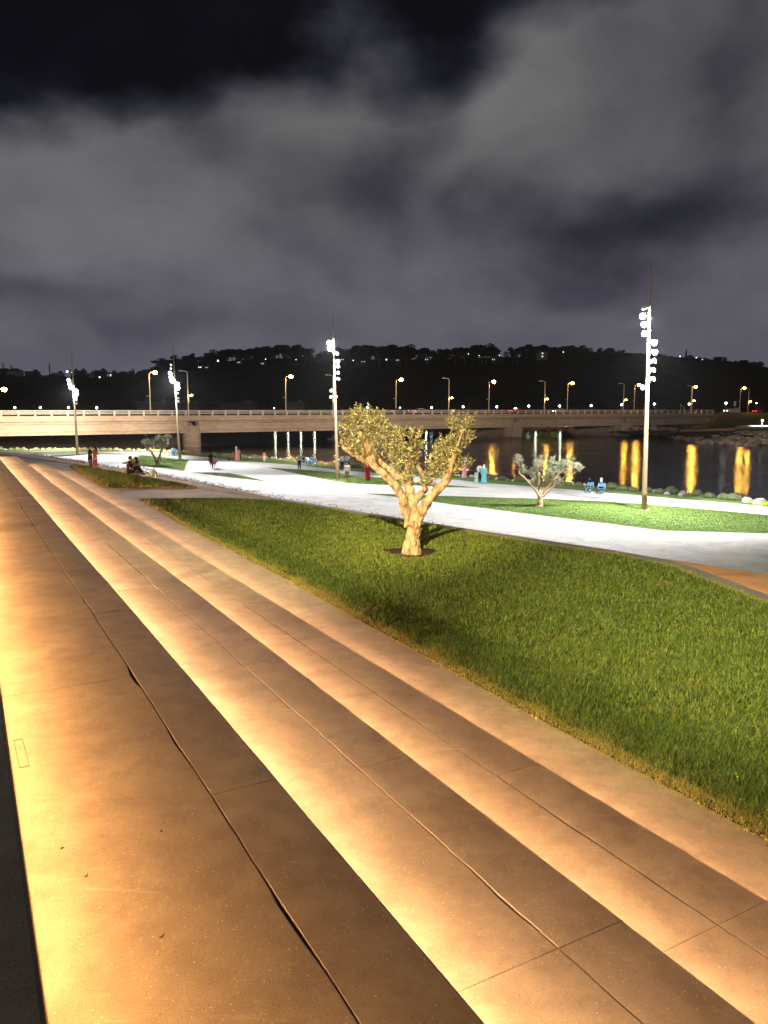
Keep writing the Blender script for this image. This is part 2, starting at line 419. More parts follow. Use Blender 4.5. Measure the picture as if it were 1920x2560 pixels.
for k, (E, Eu, z, mt, ph) in enumerate(((E1, E0, Z1, 'led_mid', 11), (E2, E1, Z2, 'led', 7), (E3, E2, Z3, 'led', 9))):
    mbx, J_, B_ = make_tread(E, Eu, z,   .38 + .04 * k, 14, .007 - .0015 * k, ph, 20 + k)
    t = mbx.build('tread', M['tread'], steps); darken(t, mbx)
    tag(t, ('second tread down with the widest chipped joint', 'third tread down', 'fourth tread down, next to the lawn walk')[k])
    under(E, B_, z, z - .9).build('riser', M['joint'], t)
    led(E, z, back=.052, drop=(.17, .22, .22)[k]).build('light_strip', M[mt], t)
# loose leaves, a pebble and flecks lying on the second tread
lm = MB()
for (px, py) in ((405, 2081), (211, 2193), (160, 2118), (398, 2344)):
    p = at(px, py, Z1 + .006); a = random.random() * 6
    lm.tube([p, p + Vector((math.cos(a), math.sin(a), .1)) * .012, p + Vector((math.cos(a + .5), math.sin(a + .5), .2)) * .024], [.002, .004, .001], 5)
tag(lm.build('leaf_litter', mat('litter', (.12, .06, .02), .9)), 'specks of dry leaf litter scattered on the brightest tread', 'litter', kind='stuff')

# recessed hatch by the bright riser
h0 = at(34, 1852, Z1 + .002); hatch = MB()
dirn = Vector((.50, -.866, 0)).normalized(); hn = Vector((dirn.y, -dirn.x, 0))
def bar(mbb, a, b, w, z0, z1):
    d = (b - a); d.z = 0; d.normalize(); n = Vector((-d.y, d.x, 0)) * w / 2
    P = [a - n, b - n, b + n, a + n]; mbb.prism([(p.x, p.y) for p in P], z0, z1)
for s_ in (0, 1):
    bar(hatch, h0 + hn * -.05 * s_, h0 + hn * -.05 * s_ + dirn * .42, .0022, Z1 - .01, Z1 + .004)
    bar(hatch, h0 + dirn * .42 * s_, h0 + dirn * .42 * s_ - hn * .05, .0022, Z1 - .01, Z1 + .004)
tag(hatch.build('floor_hatch', M['joint']), 'thin outline of a small cover set in the tread beside the brightest strip', 'hatch')

# level walk with the two lawns, slab row by the steps
kl = [(p.x, p.y) for p in KL]
wk = MB()
poly = [(p.x, p.y) for p in off(E3, .3)][::9] + [(KL[-1].x + 3, KL[-1].y - 10)] + kl[::-1][::2] + [(KL[0].x - 6, KL[0].y - 8), (E2[0].x - 4, E2[0].y - 2)]
wk.prism(poly, Z4 - .5, Z4)
tag(wk.build('terrace_walk', M['tread']), kind='structure')
def slabs_row():
    A = E3; n = len(A); mb = MB(); rnd = random.Random(5)
    A2 = off(A, -.02); B2 = off(A, -1.62); i = 0
    while i < n - 1:
        j = min(n - 1, i + 14); V_ = []; F_ = []
        for q in range(i, j + 1):
            a, b = A2[q], B2[q]
            V_ += [(a.x, a.y, Z4 + .008), (b.x, b.y, Z4 + .008 )]
        t = (A[j] - A[i]).normalized() * .003
        V_[0] = tuple(Vector(V_[0]) + t); V_[1] = tuple(Vector(V_[1]) + t); V_[-1] = tuple(Vector(V_[-1]) - t); V_[-2] = tuple(Vector(V_[-2]) - t)
        k = j - i
        for q in range(k): F_.append((q * 2, q * 2 + 1, q * 2 + 3, q * 2 + 2))
        mb.add(V_, F_); i = j
    return mb
tag(slabs_row().build('walk_slabs', M['tread']), kind='structure')
# grey kerb along the outer side of the walk (raised 4 mm) and the lit tread one step lower
kb = MB(); K2 = off(KL, .42); V_ = []; F_ = []
for a, b in zip(KL, K2): V_ += [(a.x, a.y, Z4 - .35), (a.x, a.y, Z4 + .02), (b.x, b.y, Z4 + .02), (b.x, b.y, Z4 - .05)]
for q in range(len(KL) - 1):
    for j in range(3): F_.append((q * 4 + j, q * 4 + 4 + j, q * 4 + 5 + j, q * 4 + 1 + j))
kb.add(V_, F_); tag(kb.build('kerb', M['kerb']), kind='structure')
# strip between KL and RB as quads by nearest parameter
def ribbon():
    mb = MB(); n = 160; V_ = []; F_ = []
    A = resample(off(KL, .3), .5); B = resample(RB, .5)
    la, lb = len(A) - 1, len(B) - 1
    for i in range(n + 1):
        a = A[round(i / n * la)]; b = B[round(i / n * lb)]
        V_ += [(a.x, a.y, Z5), (b.x, b.y, Z5), (b.x, b.y, ZP - .2)]
    for q in range(n):
        F_.append((q * 3, q * 3 + 1, q * 3 + 4, q * 3 + 3)); F_.append((q * 3 + 1, q * 3 + 2, q * 3 + 5, q * 3 + 4))
    mb.add(V_, F_); return mb
M['lower'] = concrete('terracotta_concrete', (.44, .27, .165), (.36, .21, .125), .3)
tag(ribbon().build('lower_walk', M['lower']), kind='structure')
# moved just in front of the kerb face so it lights the lower walk
ks2 = MB(); A = off(KL, -.012); V_ = []; F_ = []
for a in A: V_ += [(a.x, a.y, Z4 - .10), (a.x, a.y, Z4 - .13)]
for q in range(len(A) - 1): F_.append((q * 2, q * 2 + 2, q * 2 + 3, q * 2 + 1))
ks2.add(V_, F_); tag(ks2.build('kerb_light_strip', M['led_lo']), 'thin warm light strip under the outer kerb of the terrace walk', 'light strip')

# ------------------------------------------------------------------ lawns with blades
def pip(P, x, y):
    px, py = np.array([p[0] for p in P]), np.array([p[1] for p in P]); inside = np.zeros(len(x), bool); n = len(P); j = n - 1
    for i in range(n):
        c = ((py[i] > y) != (py[j] > y)) & (x < (px[j] - px[i]) * (y - py[i]) / (py[j] - py[i] + 1e-12) + px[i]); inside ^= c; j = i
    return inside
def edge_dist(P, x, y):
    d = np.full(len(x), 1e9); n = len(P)
    for i in range(n):
        ax, ay = P[i][:2]; bx, by = P[(i + 1) % n][:2]; L2 = (bx - ax) ** 2 + (by - ay) ** 2 + 1e-12
        t = np.clip(((x - ax) * (bx - ax) + (y - ay) * (by - ay)) / L2, 0, 1); d = np.minimum(d, np.hypot(x - ax - t * (bx - ax), y - ay - t * (by - ay)))
    return d
def grass_material():
    m = bpy.data.materials.new('grass_blades'); m.use_nodes = True; nt = m.node_tree; N = nt.nodes; L = nt.links; b = N['Principled BSDF']
    a = N.new('ShaderNodeAttribute'); a.attribute_name = 'dry'
    g = N.new('ShaderNodeNewGeometry')
    r = N.new('ShaderNodeValToRGB'); L.new(g.outputs['Random Per Island'], r.inputs[0])
    r.color_ramp.elements[0].color = (.018, .042, .006, 1); r.color_ramp.elements[1].color = (.22, .27, .05, 1)
    e = r.color_ramp.elements.new(.6); e.color = (.085, .135, .018, 1)
    x = N.new('ShaderNodeMix'); x.data_type = 'RGBA'; L.new(a.outputs['Fac'], x.inputs[0]); L.new(r.outputs[0], x.inputs[6]); x.inputs[7].default_value = (.40, .30, .08, 1)
    L.new(x.outputs[2], b.inputs['Base Color']); b.inputs['Roughness'].default_value = .5; b.inputs['Specular IOR Level'].default_value = .25
    tr = N.new('ShaderNodeBsdfTranslucent'); L.new(x.outputs[2], tr.inputs[0]); ms = N.new('ShaderNodeMixShader'); ms.inputs[0].default_value = .18
    L.new(b.outputs[0], ms.inputs[1]); L.new(tr.outputs[0], ms.inputs[2]); L.new(ms.outputs[0], N['Material Output'].inputs[0])
    return m
M['grass'] = grass_material()
def blades(name, poly, z, bands, hole=None, zfun=None, edge=None):
    """bands: (dmin, dmax, blades per m2, height, width)"""
    xs = [p[0] for p in poly]; ys = [p[1] for p in poly]; X = []; Y = []; H = []; Wd = []
    for (d0, d1, dens, h, w) in bands:
        y0, y1 = max(min(ys), d0), min(max(ys), d1)
        if y1 <= y0: continue
        x0, x1 = min(xs), max(xs); n = int((x1 - x0) * (y1 - y0) * dens)
        x = rng.uniform(x0, x1, n); y = rng.uniform(y0, y1, n); k = pip(poly, x, y) & (np.abs(x) < y * .56 + 1)
        x, y = x[k], y[k]; X.append(x); Y.append(y); H.append(np.full(len(x), h)); Wd.append(np.full(len(x), w))
    x = np.concatenate(X); y = np.concatenate(Y); h = np.concatenate(H); w = np.concatenate(Wd)
    if hole is not None:
        hx, hy, hr = hole; dd = np.hypot(x - hx, y - hy); ang = np.arctan2(y - hy, x - hx)
        k = dd > hr * (1 + .12 * np.sin(3 * ang) + .06 * np.sin(7 * ang)); x, y, h, w = x[k], y[k], h[k], w[k]
    ed = edge_dist(poly, x, y)
    if edge is not None:
        k = ed < edge; x, y, h, w, ed = x[k], y[k], h[k], w[k], ed[k]
    # clumps and gaps
    cl = np.array([noise.noise(Vector((a * 1.6, b * 1.6, 0))) + .6 * noise.noise(Vector((a * 5, b * 5, 3))) for a, b in zip(x, y)])
    n = len(x); jit = np.where(ed < .12, .045, .0); x = x + rng.normal(0, 1, n) * jit; y = y + rng.normal(0, 1, n) * jit
    dry = np.clip(1.1 - ed / (.15 + .16 * np.clip(cl + .5, 0, 1)), 0, 1) * rng.uniform(.45, 1.0, n) + (rng.random(n) < .05) * .55 + np.clip(-cl - .35, 0, 1) * .4
    dry = np.clip(dry, 0, 1)
    if edge is not None: dry = rng.uniform(0, 1, n) ** .8
    hh = h * rng.uniform(.55, 1.2, n) * (1 + .5 * cl) * np.clip(.32 + ed / .4, .32, 1)
    th = rng.uniform(0, 2 * PI, n); bend = rng.uniform(.15, .75, n) * hh; bd = rng.normal(.9, 1.3, n)
    ww = w * rng.uniform(.7, 1.3, n) / 2
    cx, sx = np.cos(th) * ww, np.sin(th) * ww; bx, by = np.cos(bd) * bend, np.sin(bd) * bend
    z0 = np.full(n, z) if zfun is None else zfun(x, y, ed)
    V = np.zeros((n, 5, 3))
    V[:, 0] = np.stack([x - cx, y - sx, z0], 1); V[:, 1] = np.stack([x + cx, y + sx, z0], 1)
    V[:, 2] = np.stack([x - cx * .85 + bx * .35, y - sx * .85 + by * .35, z0 + hh * .6], 1); V[:, 3] = np.stack([x + cx * .85 + bx * .35, y + sx * .85 + by * .35, z0 + hh * .6], 1)
    V[:, 4] = np.stack([x + bx, y + by, z0 + hh * .97], 1)
    me = bpy.data.meshes.new(name); me.vertices.add(n * 5); me.vertices.foreach_set('co', V.reshape(-1))
    b5 = np.arange(n)[:, None] * 5
    idx = np.concatenate([b5 + np.array([0, 1, 3, 2]), b5 + np.array([2, 3, 4])], 1).reshape(-1)
    me.loops.add(n * 7); me.loops.foreach_set('vertex_index', idx.astype(np.int32))
    me.polygons.add(n * 2); st = np.stack([np.arange(n) * 7, np.arange(n) * 7 + 4], 1).reshape(-1); me.polygons.foreach_set('loop_start', st.astype(np.int32))
    me.update(calc_edges=True); me.validate()
    at_ = me.attributes.new('dry', 'FLOAT', 'POINT'); at_.data.foreach_set('value', np.repeat(dry, 5).astype(np.float32))
    me.materials.append(M['grass']); o = bpy.data.objects.new(name, me); COL.objects.link(o); return o
def pxpoly(pxs, z): return [tuple(at(x, y, z).xy) for x, y in pxs]
# near edge runs parallel to the lowest step
near_edge = [tuple(p.xy) for p in curve([(347, 1248), (480, 1326), (584, 1380), (650, 1414), (731, 1457), (846, 1521), (960, 1587), (1115, 1667), (1249, 1748), (1365, 1812), (1539, 1901), (1712, 1985), (1920, 2104)], Z4, 0, 2.5, .8, 3)]
outer = pxpoly([(549, 1246.6), (640, 1249), (700, 1253), (771, 1264), (840, 1276), (948, 1293), (1057, 1311), (1200, 1334), (1400, 1368), (1547, 1387), (1695, 1418), (1776, 1452), (1920, 1507)], Z4)
e_ = Vector(outer[-1]) - Vector(outer[-2]); outer.append(tuple(Vector(outer[-1]) + e_.normalized() * 4))
lawn1 = near_edge + outer[::-1]
TREE = at(1029, 1383, Z4)
lw = MB(); lw.prism(lawn1, Z4 - .05, Z4 + .012); tag(lw.build('lawn_soil', M['soil']), kind='structure')
g = blades('lawn_grass', lawn1, Z4 + .01, [(0, 8, 6000, .080, .0075), (8, 11, 4000, .082, .0095), (11, 15, 2400, .082, .0125), (15, 21, 1400, .075, .016), (21, 30, 700, .08, .024), (30, 60, 400, .085, .034)], hole=(TREE.x, TREE.y, .62))
tag(g, 'dense mown lawn around the big olive tree, straw coloured along its edge', 'grass', kind='stuff')
g = blades('lawn_edge_grass', lawn1, Z4 + .01, [(0, 9, 9000, .045, .008), (9, 14, 4500, .05, .011), (14, 24, 1800, .055, .018)], edge=.16)
tag(g, 'short straw coloured grass fringe along the step side edge of the big lawn', 'grass', kind='stuff')
lawn2 = pxpoly([(175, 1167), (200, 1182), (230, 1200), (262, 1219), (494, 1220), (440, 1210), (392, 1202.5), (315, 1187), (244, 1174), (200, 1166)], Z4)
lw = MB(); lw.prism(lawn2, Z4 - .05, Z4 + .012); tag(lw.build('lawn_soil', M['soil']), kind='structure')
g = blades('lawn_grass', lawn2, Z4 + .01, [(20, 70, 700, .17, .034)])
tag(g, 'small rounded lawn wedge behind the seated couple', 'grass', kind='stuff')
pit = MB(); pit.tube([(TREE.x, TREE.y, Z4 - .02), (TREE.x, TREE.y, Z4 + .016)], .68, 48); tag(pit.build('tree_pit', M['pit']), kind='structure')

# ------------------------------------------------------------------ promenade, its lawns, shore
M['paving'] = concrete('pale_paving', (.60, .59, .57), (.42, .41, .405), .1)
M['lawn_far'] = mat('short_lawn', (.12, .19, .05), .95, col2=(.075, .13, .035), nscale=1.5, detail=10, stretch=(1, 2.2, 1))
SH = [(-400, 1122), (-60, 1124), (0, 1125), (180, 1126), (360, 1127.5), (440, 1132), (504, 1138), (567, 1141), (620, 1145.5), (685, 1150), (739, 1155), (820, 1163), (900, 1170), (1000, 1179), (1100, 1188), (1240, 1199), (1300, 1204.5), (1412, 1214), (1493, 1220), (1571, 1228), (1653, 1233), (1718, 1239), (1785, 1246), (1847, 1252), (1920, 1260)]
SHORE = curve(SH, ZP, 0, 12, 1.0, 3)
PATHE = curve([(-400, 1127), (-60, 1128), (0, 1128), (180, 1129), (360, 1130.5), (440, 1136), (504, 1142), (596, 1151), (666, 1157), (739, 1163), (820, 1171), (858, 1176), (960, 1184), (1134, 1199), (1240, 1209), (1392, 1221), (1511, 1231), (1571, 1236), (1700, 1247), (1920, 1266)], ZP, 0, 12, 1.0, 3)
pr = [(p.x, p.y + .6) for p in SHORE] + [(40, 10), (8, 4), (2, 16), (-8, 28), (-60, 40), (-140, 90)]
pm = MB(); pm.prism(pr, ZP - .4, ZP); tag(pm.build('promenade', M['paving']), kind='structure')
def quadstrip(A, B, z, name, m, n=200):
    mb = MB(); V_ = []; F_ = []; la, lb = len(A) - 1, len(B) - 1
    for i in range(n + 1):
        a = A[round(i / n * la)]; b = B[round(i / n * lb)]; V_ += [(a.x, a.y, z), (b.x, b.y, z)]
    for q in range(n): F_.append((q * 2, q * 2 + 1, q * 2 + 3, q * 2 + 2))
    mb.add(V_, F_); return mb.build(name, m)
vg = MB(); vg.prism([(p.x, p.y) for p in PATHE] + [(p.x, p.y + .5) for p in SHORE][::-1], ZP - .1, ZP + .02)
tag(vg.build('shore_lawn', M['lawn_far']), kind='structure')
PL = {
 'a': [(303, 1159), (353, 1138.5), (472, 1149.5), (461, 1178)],
 'b': [(474, 1181), (515, 1181), (577, 1183), (679, 1205.5), (577, 1194), (500, 1184)],
 'c': [(664, 1168), (760, 1175), (845, 1182), (883, 1190), (957, 1194), (1030, 1203), (1119, 1213), (1197, 1219), (1124, 1218.5), (1048, 1214), (972, 1213), (871, 1209), (820, 1201)],
 'd': [(914, 1234), (997, 1236), (1240, 1244), (1370, 1247.5), (1600, 1258.5), (1920, 1288), (2100, 1304), (2100, 1338), (1920, 1334), (1657, 1327), (1441, 1300), (1240, 1275), (997, 1243.5)],
 'e': [(123, 1138), (195, 1136), (222, 1137.2), (160, 1141.5)]}
for k_, pl in PL.items():
    mb = MB(); mb.prism(pxpoly(pl, ZP), ZP - .05, ZP + .012); tag(mb.build('promenade_lawn', M['lawn_far']), kind='structure')
    g = blades('lawn_grass', pxpoly(pl, ZP), ZP + .01, [(30, 60, 420, .035, .022), (60, 90, 160, .045, .035), (90, 130, 80, .05, .05)])
    for at_ in (g,): tag(g, {'a': 'short bright lawn around the olive tree at the far left of the promenade', 'b': 'short turf of the thin lawn sliver on the pale paving', 'c': 'short turf of the long tapering lawn behind the walkers', 'd': 'short turf of the wide lawn under the tall mast at the right', 'e': 'short turf at the foot of the farthest left mast'}[k_], 'grass', kind='stuff')

# ground, river, banks
ground = MB(); ground.add([(-2500, -300, -9.6), (2500, -300, -9.6), (2500, 3000, -9.6), (-2500, 3000, -9.6)], [(0, 1, 2, 3)])
tag(ground.build('ground', mat('dark_ground', (.03, .028, .02), .95, noise_amt=.4, nscale=.05)), kind='structure')
def water_mat():
    m = mat('river_water', (.004, .005, .007), .11, spec=.5); nt = m.node_tree; N = nt.nodes; L = nt.links; b = N['Principled BSDF']
    b.inputs['IOR'].default_value = 1.33
    tc = N.new('ShaderNodeTexCoord'); mp = N.new('ShaderNodeMapping'); mp.inputs['Scale'].default_value = (.35, 1.0, 1); L.new(tc.outputs['Object'], mp.inputs[0])
    n1 = N.new('ShaderNodeTexNoise'); n1.inputs['Scale'].default_value = .6; n1.inputs['Detail'].default_value = 6; n1.inputs['Roughness'].default_value = .65; L.new(mp.outputs[0], n1.inputs['Vector'])
    n2 = N.new('ShaderNodeTexNoise'); n2.inputs['Scale'].default_value = .05; n2.inputs['Detail'].default_value = 3; L.new(mp.outputs[0], n2.inputs['Vector'])
    r = N.new('ShaderNodeMapRange'); L.new(n2.outputs[0], r.inputs[0]); r.inputs[1].default_value = .4; r.inputs[2].default_value = .6; r.inputs[3].default_value = .06; r.inputs[4].default_value = .24
    bp = N.new('ShaderNodeBump'); bp.inputs['Distance'].default_value = .5; L.new(r.outputs[0], bp.inputs['Strength']); L.new(n1.outputs[0], bp.inputs['Height']); L.new(bp.outputs[0], b.inputs['Normal'])
    return m
wt = MB(); wt.add([(-500, 30, ZW), (700, 30, ZW), (700, 430, ZW), (-500, 430, ZW)], [(0, 1, 2, 3)])
tag(wt.build('river_water', water_mat()), kind='structure')
M['rock'] = mat('riprap_rock', (.30, .25, .20), .85, bump=.6, bscale=3, island=[(.16, .13, .11), (.34, .28, .22), (.44, .38, .32)])
M['bank'] = mat('bank_earth', (.10, .075, .05), .95, noise_amt=.5, nscale=.4, bump=.5, bscale=1)
M['bankgrass'] = mat('embankment_grass', (.07, .10, .03), .95, col2=(.03, .05, .02), nscale=.3, detail=9, bump=.8, bscale=2)
sb = MB(); V_ = []; F_ = []
for p in SHORE: V_ += [(p.x, p.y + .45, ZP - .02), (p.x, p.y + 1.4, ZP - .15), (p.x + .5, p.y + 5.5, ZW - .5)]
for q in range(len(SHORE) - 1):
    for j in range(2): F_.append((q * 3 + j, q * 3 + 3 + j, q * 3 + 4 + j, q * 3 + 1 + j))
sb.add(V_, F_); tag(sb.build('river_bank', M['bank']), kind='structure')
# low ground running out under the left end of the bridge
lb = MB(); lbp = [(-60, 122), (-36, 121), (-33, 132), (-40, 150), (-50, 175), (-62, 215), (-80, 270), (-100, 338), (-400, 338), (-400, 100)]
lb.prism(lbp, ZW - 1, ZW + .6); tag(lb.build('river_bank', M['bank']), kind='structure')

# ------------------------------------------------------------------ clipped round shrubs and stones along the shore
def leaf_ball(name, r, n, size, squash, m, seed, up=.0):
    rg = np.random.default_rng(seed)
    d = rg.normal(size=(n, 3)); d[:, 2] = np.abs(d[:, 2]) * 1.0 - .15; d /= np.linalg.norm(d, axis=1)[:, None]
    lump = np.array([1 + .16 * noise.noise(Vector(q * 2.2) + Vector((seed, 0, 0))) + .10 * noise.noise(Vector(q * 6) + Vector((seed, 0, 0))) for q in d])
    P = d * (r * rg.uniform(.72, 1.03, n) * lump)[:, None]; P[:, 2] = P[:, 2] * squash + r * squash * .15
    P[:, 2] = np.maximum(P[:, 2], .02)
    a = rg.normal(size=(n, 3)) * .6 + d * .8 + np.array([0, 0, up]); a /= np.linalg.norm(a, axis=1)[:, None]
    b = np.cross(a, rg.normal(size=(n, 3))); b /= np.linalg.norm(b, axis=1)[:, None]
    s = size * rg.uniform(.6, 1.3, n)[:, None]; w = s * .35
    V = np.stack([P - b * w * .3, P + b * w * .3, P + a * s * .6 + b * w, P + a * s, P + a * s * .6 - b * w], 1).reshape(-1, 3)
    F = [(i * 5, i * 5 + 1, i * 5 + 2, i * 5 + 3, i * 5 + 4) for i in range(n)]
    mb = MB(); mb.v = [tuple(q) for q in V]; mb.f = F
    c = MB(); c.ball((0, 0, r * squash * .42), (r * .78, r * .78, r * squash * .55), 10, 7)
    mb.add(c.v, c.f)
    return mb
M['shrub'] = mat('shrub_leaves', (.1, .13, .06), .7, island=[(.08, .10, .05), (.15, .18, .09), (.24, .26, .16)])
M['shrub_dry'] = mat('dry_shrub_leaves', (.2, .13, .06), .7, island=[(.12, .06, .03), (.24, .14, .06), (.25, .18, .10)])
M['shrub_lime'] = mat('lime_shrub_leaves', (.3, .4, .05), .7, island=[(.22, .32, .03), (.4, .5, .06), (.5, .55, .12)])
protos = []
for i in range(4):
    mb = leaf_ball('b', .46, 900, .07, .86, None, 40 + i); o = mb.build('round_shrub', M['shrub']); protos.append(o)
used = set(); rnd = random.Random(3)
def project(p):
    fc = p.y * cp - p.z * sp; u = p.y * sp + p.z * cp
    return 960 + F * p.x / fc, 1280 - F * u / fc
pts = []; acc = 0
for a, b in zip(SHORE, SHORE[1:]):
    seg = (b - a).length; acc += seg
    if acc > .98: pts.append(b.copy()); acc = rnd.uniform(-.1, .12)
def put(proto_i, loc, sc, rz, label, group, m=None):
    o = protos[proto_i]
    if proto_i in used or m is not None:
        o2 = o.copy(); COL.objects.link(o2)
        if m is not None:
            o2.data = o.data.copy(); o2.data.materials[0] = m
        o = o2
    else: used.add(proto_i)
    o.location = loc; o.scale = sc; o.rotation_euler = (0, 0, rz); tag(o, label, 'shrub', group); return o
nb = 0
for p in pts:
    x, y = project(p)
    if x < -25 or x > 1862: continue
    if rnd.random() < .03: continue
    k = rnd.randrange(4); s_ = rnd.uniform(.78, 1.12); sc = (s_ * rnd.uniform(.92, 1.12), s_, s_ * rnd.uniform(.85, 1.1))
    L_ = Vector((p.x + rnd.uniform(-.1, .1), p.y + rnd.uniform(-.25, .15) - .1, ZP + .0))
    dry = (460 < x < 500) or (770 < x < 830) or rnd.random() < .04
    if dry: put(k, L_, sc, rnd.uniform(0, 6), 'rusty brown round shrub in the low hedge row along the water', 'brown shrubs in the shoreline row', M['shrub_dry'])
    else: put(k, L_, sc, rnd.uniform(0, 6), 'clipped round green shrub in the row edging the river side of the promenade', 'round green shrubs along the shore')
    nb += 1
for (x, y, s_, lb_) in ((1881, 1258, .55, 'small lime green shrub between two pale boulders'), (1916, 1265, .8, 'lime green shrub at the right end of the shoreline row')):
    put(0, at(x, y, ZP), (s_, s_, s_ * .85), 1, lb_, None, M['shrub_lime'])
print('shrubs', nb)
def rock_mesh(seed, r=1):
    bm = bmesh.new(); bmesh.ops.create_icosphere(bm, subdivisions=2, radius=r)
    rg = random.Random(seed)
    for _ in range(7):
        n = Vector((rg.gauss(0, 1), rg.gauss(0, 1), rg.gauss(0, 1))).normalized(); d = rg.uniform(.55, .85) * r
        for v in bm.verts:
            e = v.co.dot(n) - d
            if e > 0: v.co -= n * e
    for v in bm.verts: v.co *= 1 + .08 * noise.noise(v.co * 2 + Vector((seed, 0, 0)))
    V_ = [v.co.copy() for v in bm.verts]; F_ = [tuple(v.index for v in f.verts) for f in bm.faces]; bm.free(); return V_, F_
RK = [rock_mesh(i) for i in range(6)]
def add_rock(mb, c, s, rg):
    V_, F_ = RK[rg.randrange(6)]; Q = Matrix.Rotation(rg.uniform(0, 6.3), 3, 'Z') @ Matrix.Rotation(rg.uniform(-.5, .5), 3, 'X')
    mb.add([Q @ Vector((v.x * s[0], v.y * s[1], v.z * s[2])) + Vector(c) for v in V_], F_)
M['boulder'] = mat('pale_boulder', (.42, .40, .37), .85, noise_amt=.3, nscale=4, bump=.7, bscale=6)
for i, (x, y, s_, lb_) in enumerate(((1868, 1256, .42, 'pale boulder left of the small lime green shrub'), (1900, 1261, .5, 'largest pale boulder, right of the small lime green shrub'), (1668, 1238, .25, 'small pale stone between shrubs right of the tall mast'), (1702, 1242, .22, 'pale stone half hidden between two round shrubs nearer the right edge'))):
    mb = MB(); add_rock(mb, (0, 0, .1), (s_, s_, s_ * .75), random.Random(i)); o = mb.build('boulder', M['boulder'], loc=at(x, y, ZP)); tag(o, lb_, 'boulder')
mb = MB(); rg = random.Random(9)
for p in SHORE[::1]:
    for _ in range(2):
        add_rock(mb, (p.x + rg.uniform(-.5, .5), p.y + rg.uniform(.35, .9), ZP + rg.uniform(-.05, .08)), [rg.uniform(.12, .3) for _ in range(3)], rg)
tag(mb.build('edge_stones', M['boulder']), 'loose pale stones lying behind the shoreline shrubs', 'stones', kind='stuff')

# fringe of low plants along the lower walk
fr = MB(); rgf = np.random.default_rng(2); 
for p in RB:
    x, y = project(p)
    if not (0 < x < 1120): continue
    if x < 80 and x > 44: continue
    dens = 16 if x < 620 else (8 if x < 820 else 4)
    for _ in range(dens):
        c = Vector((p.x + rgf.uniform(-.25, .25), p.y + rgf.uniform(-.1, .12), Z5 - .05)); lump = .5 + .8 * max(0, noise.noise(c * 1.3) + .25)
        h = rgf.uniform(.08, .26) * lump * (1.0 if x > 600 else 1.1); dx, dy = rgf.normal(0, .12, 2)
        for q in range(4):
            t = rgf.uniform(.35, 1); b = c + Vector((dx * t, dy * t, h * t)); a_ = rgf.uniform(0, 6.3); d = Vector((math.cos(a_), math.sin(a_), rgf.uniform(0, .8))) * .05; w = Vector((-d.y, d.x, .01)) * .45
            fr.add([b - w * .2, b + d * .5 + w, b + d, b + d * .5 - w], [(0, 1, 2, 3)])
tag(fr.build('edge_planting', mat('edge_plant_leaves', (.12, .1, .06), .8, island=[(.05, .045, .03), (.12, .10, .06), (.16, .19, .08)])), 'ragged fringe of low plants along the outer edge of the lower walk', 'plants', kind='stuff')

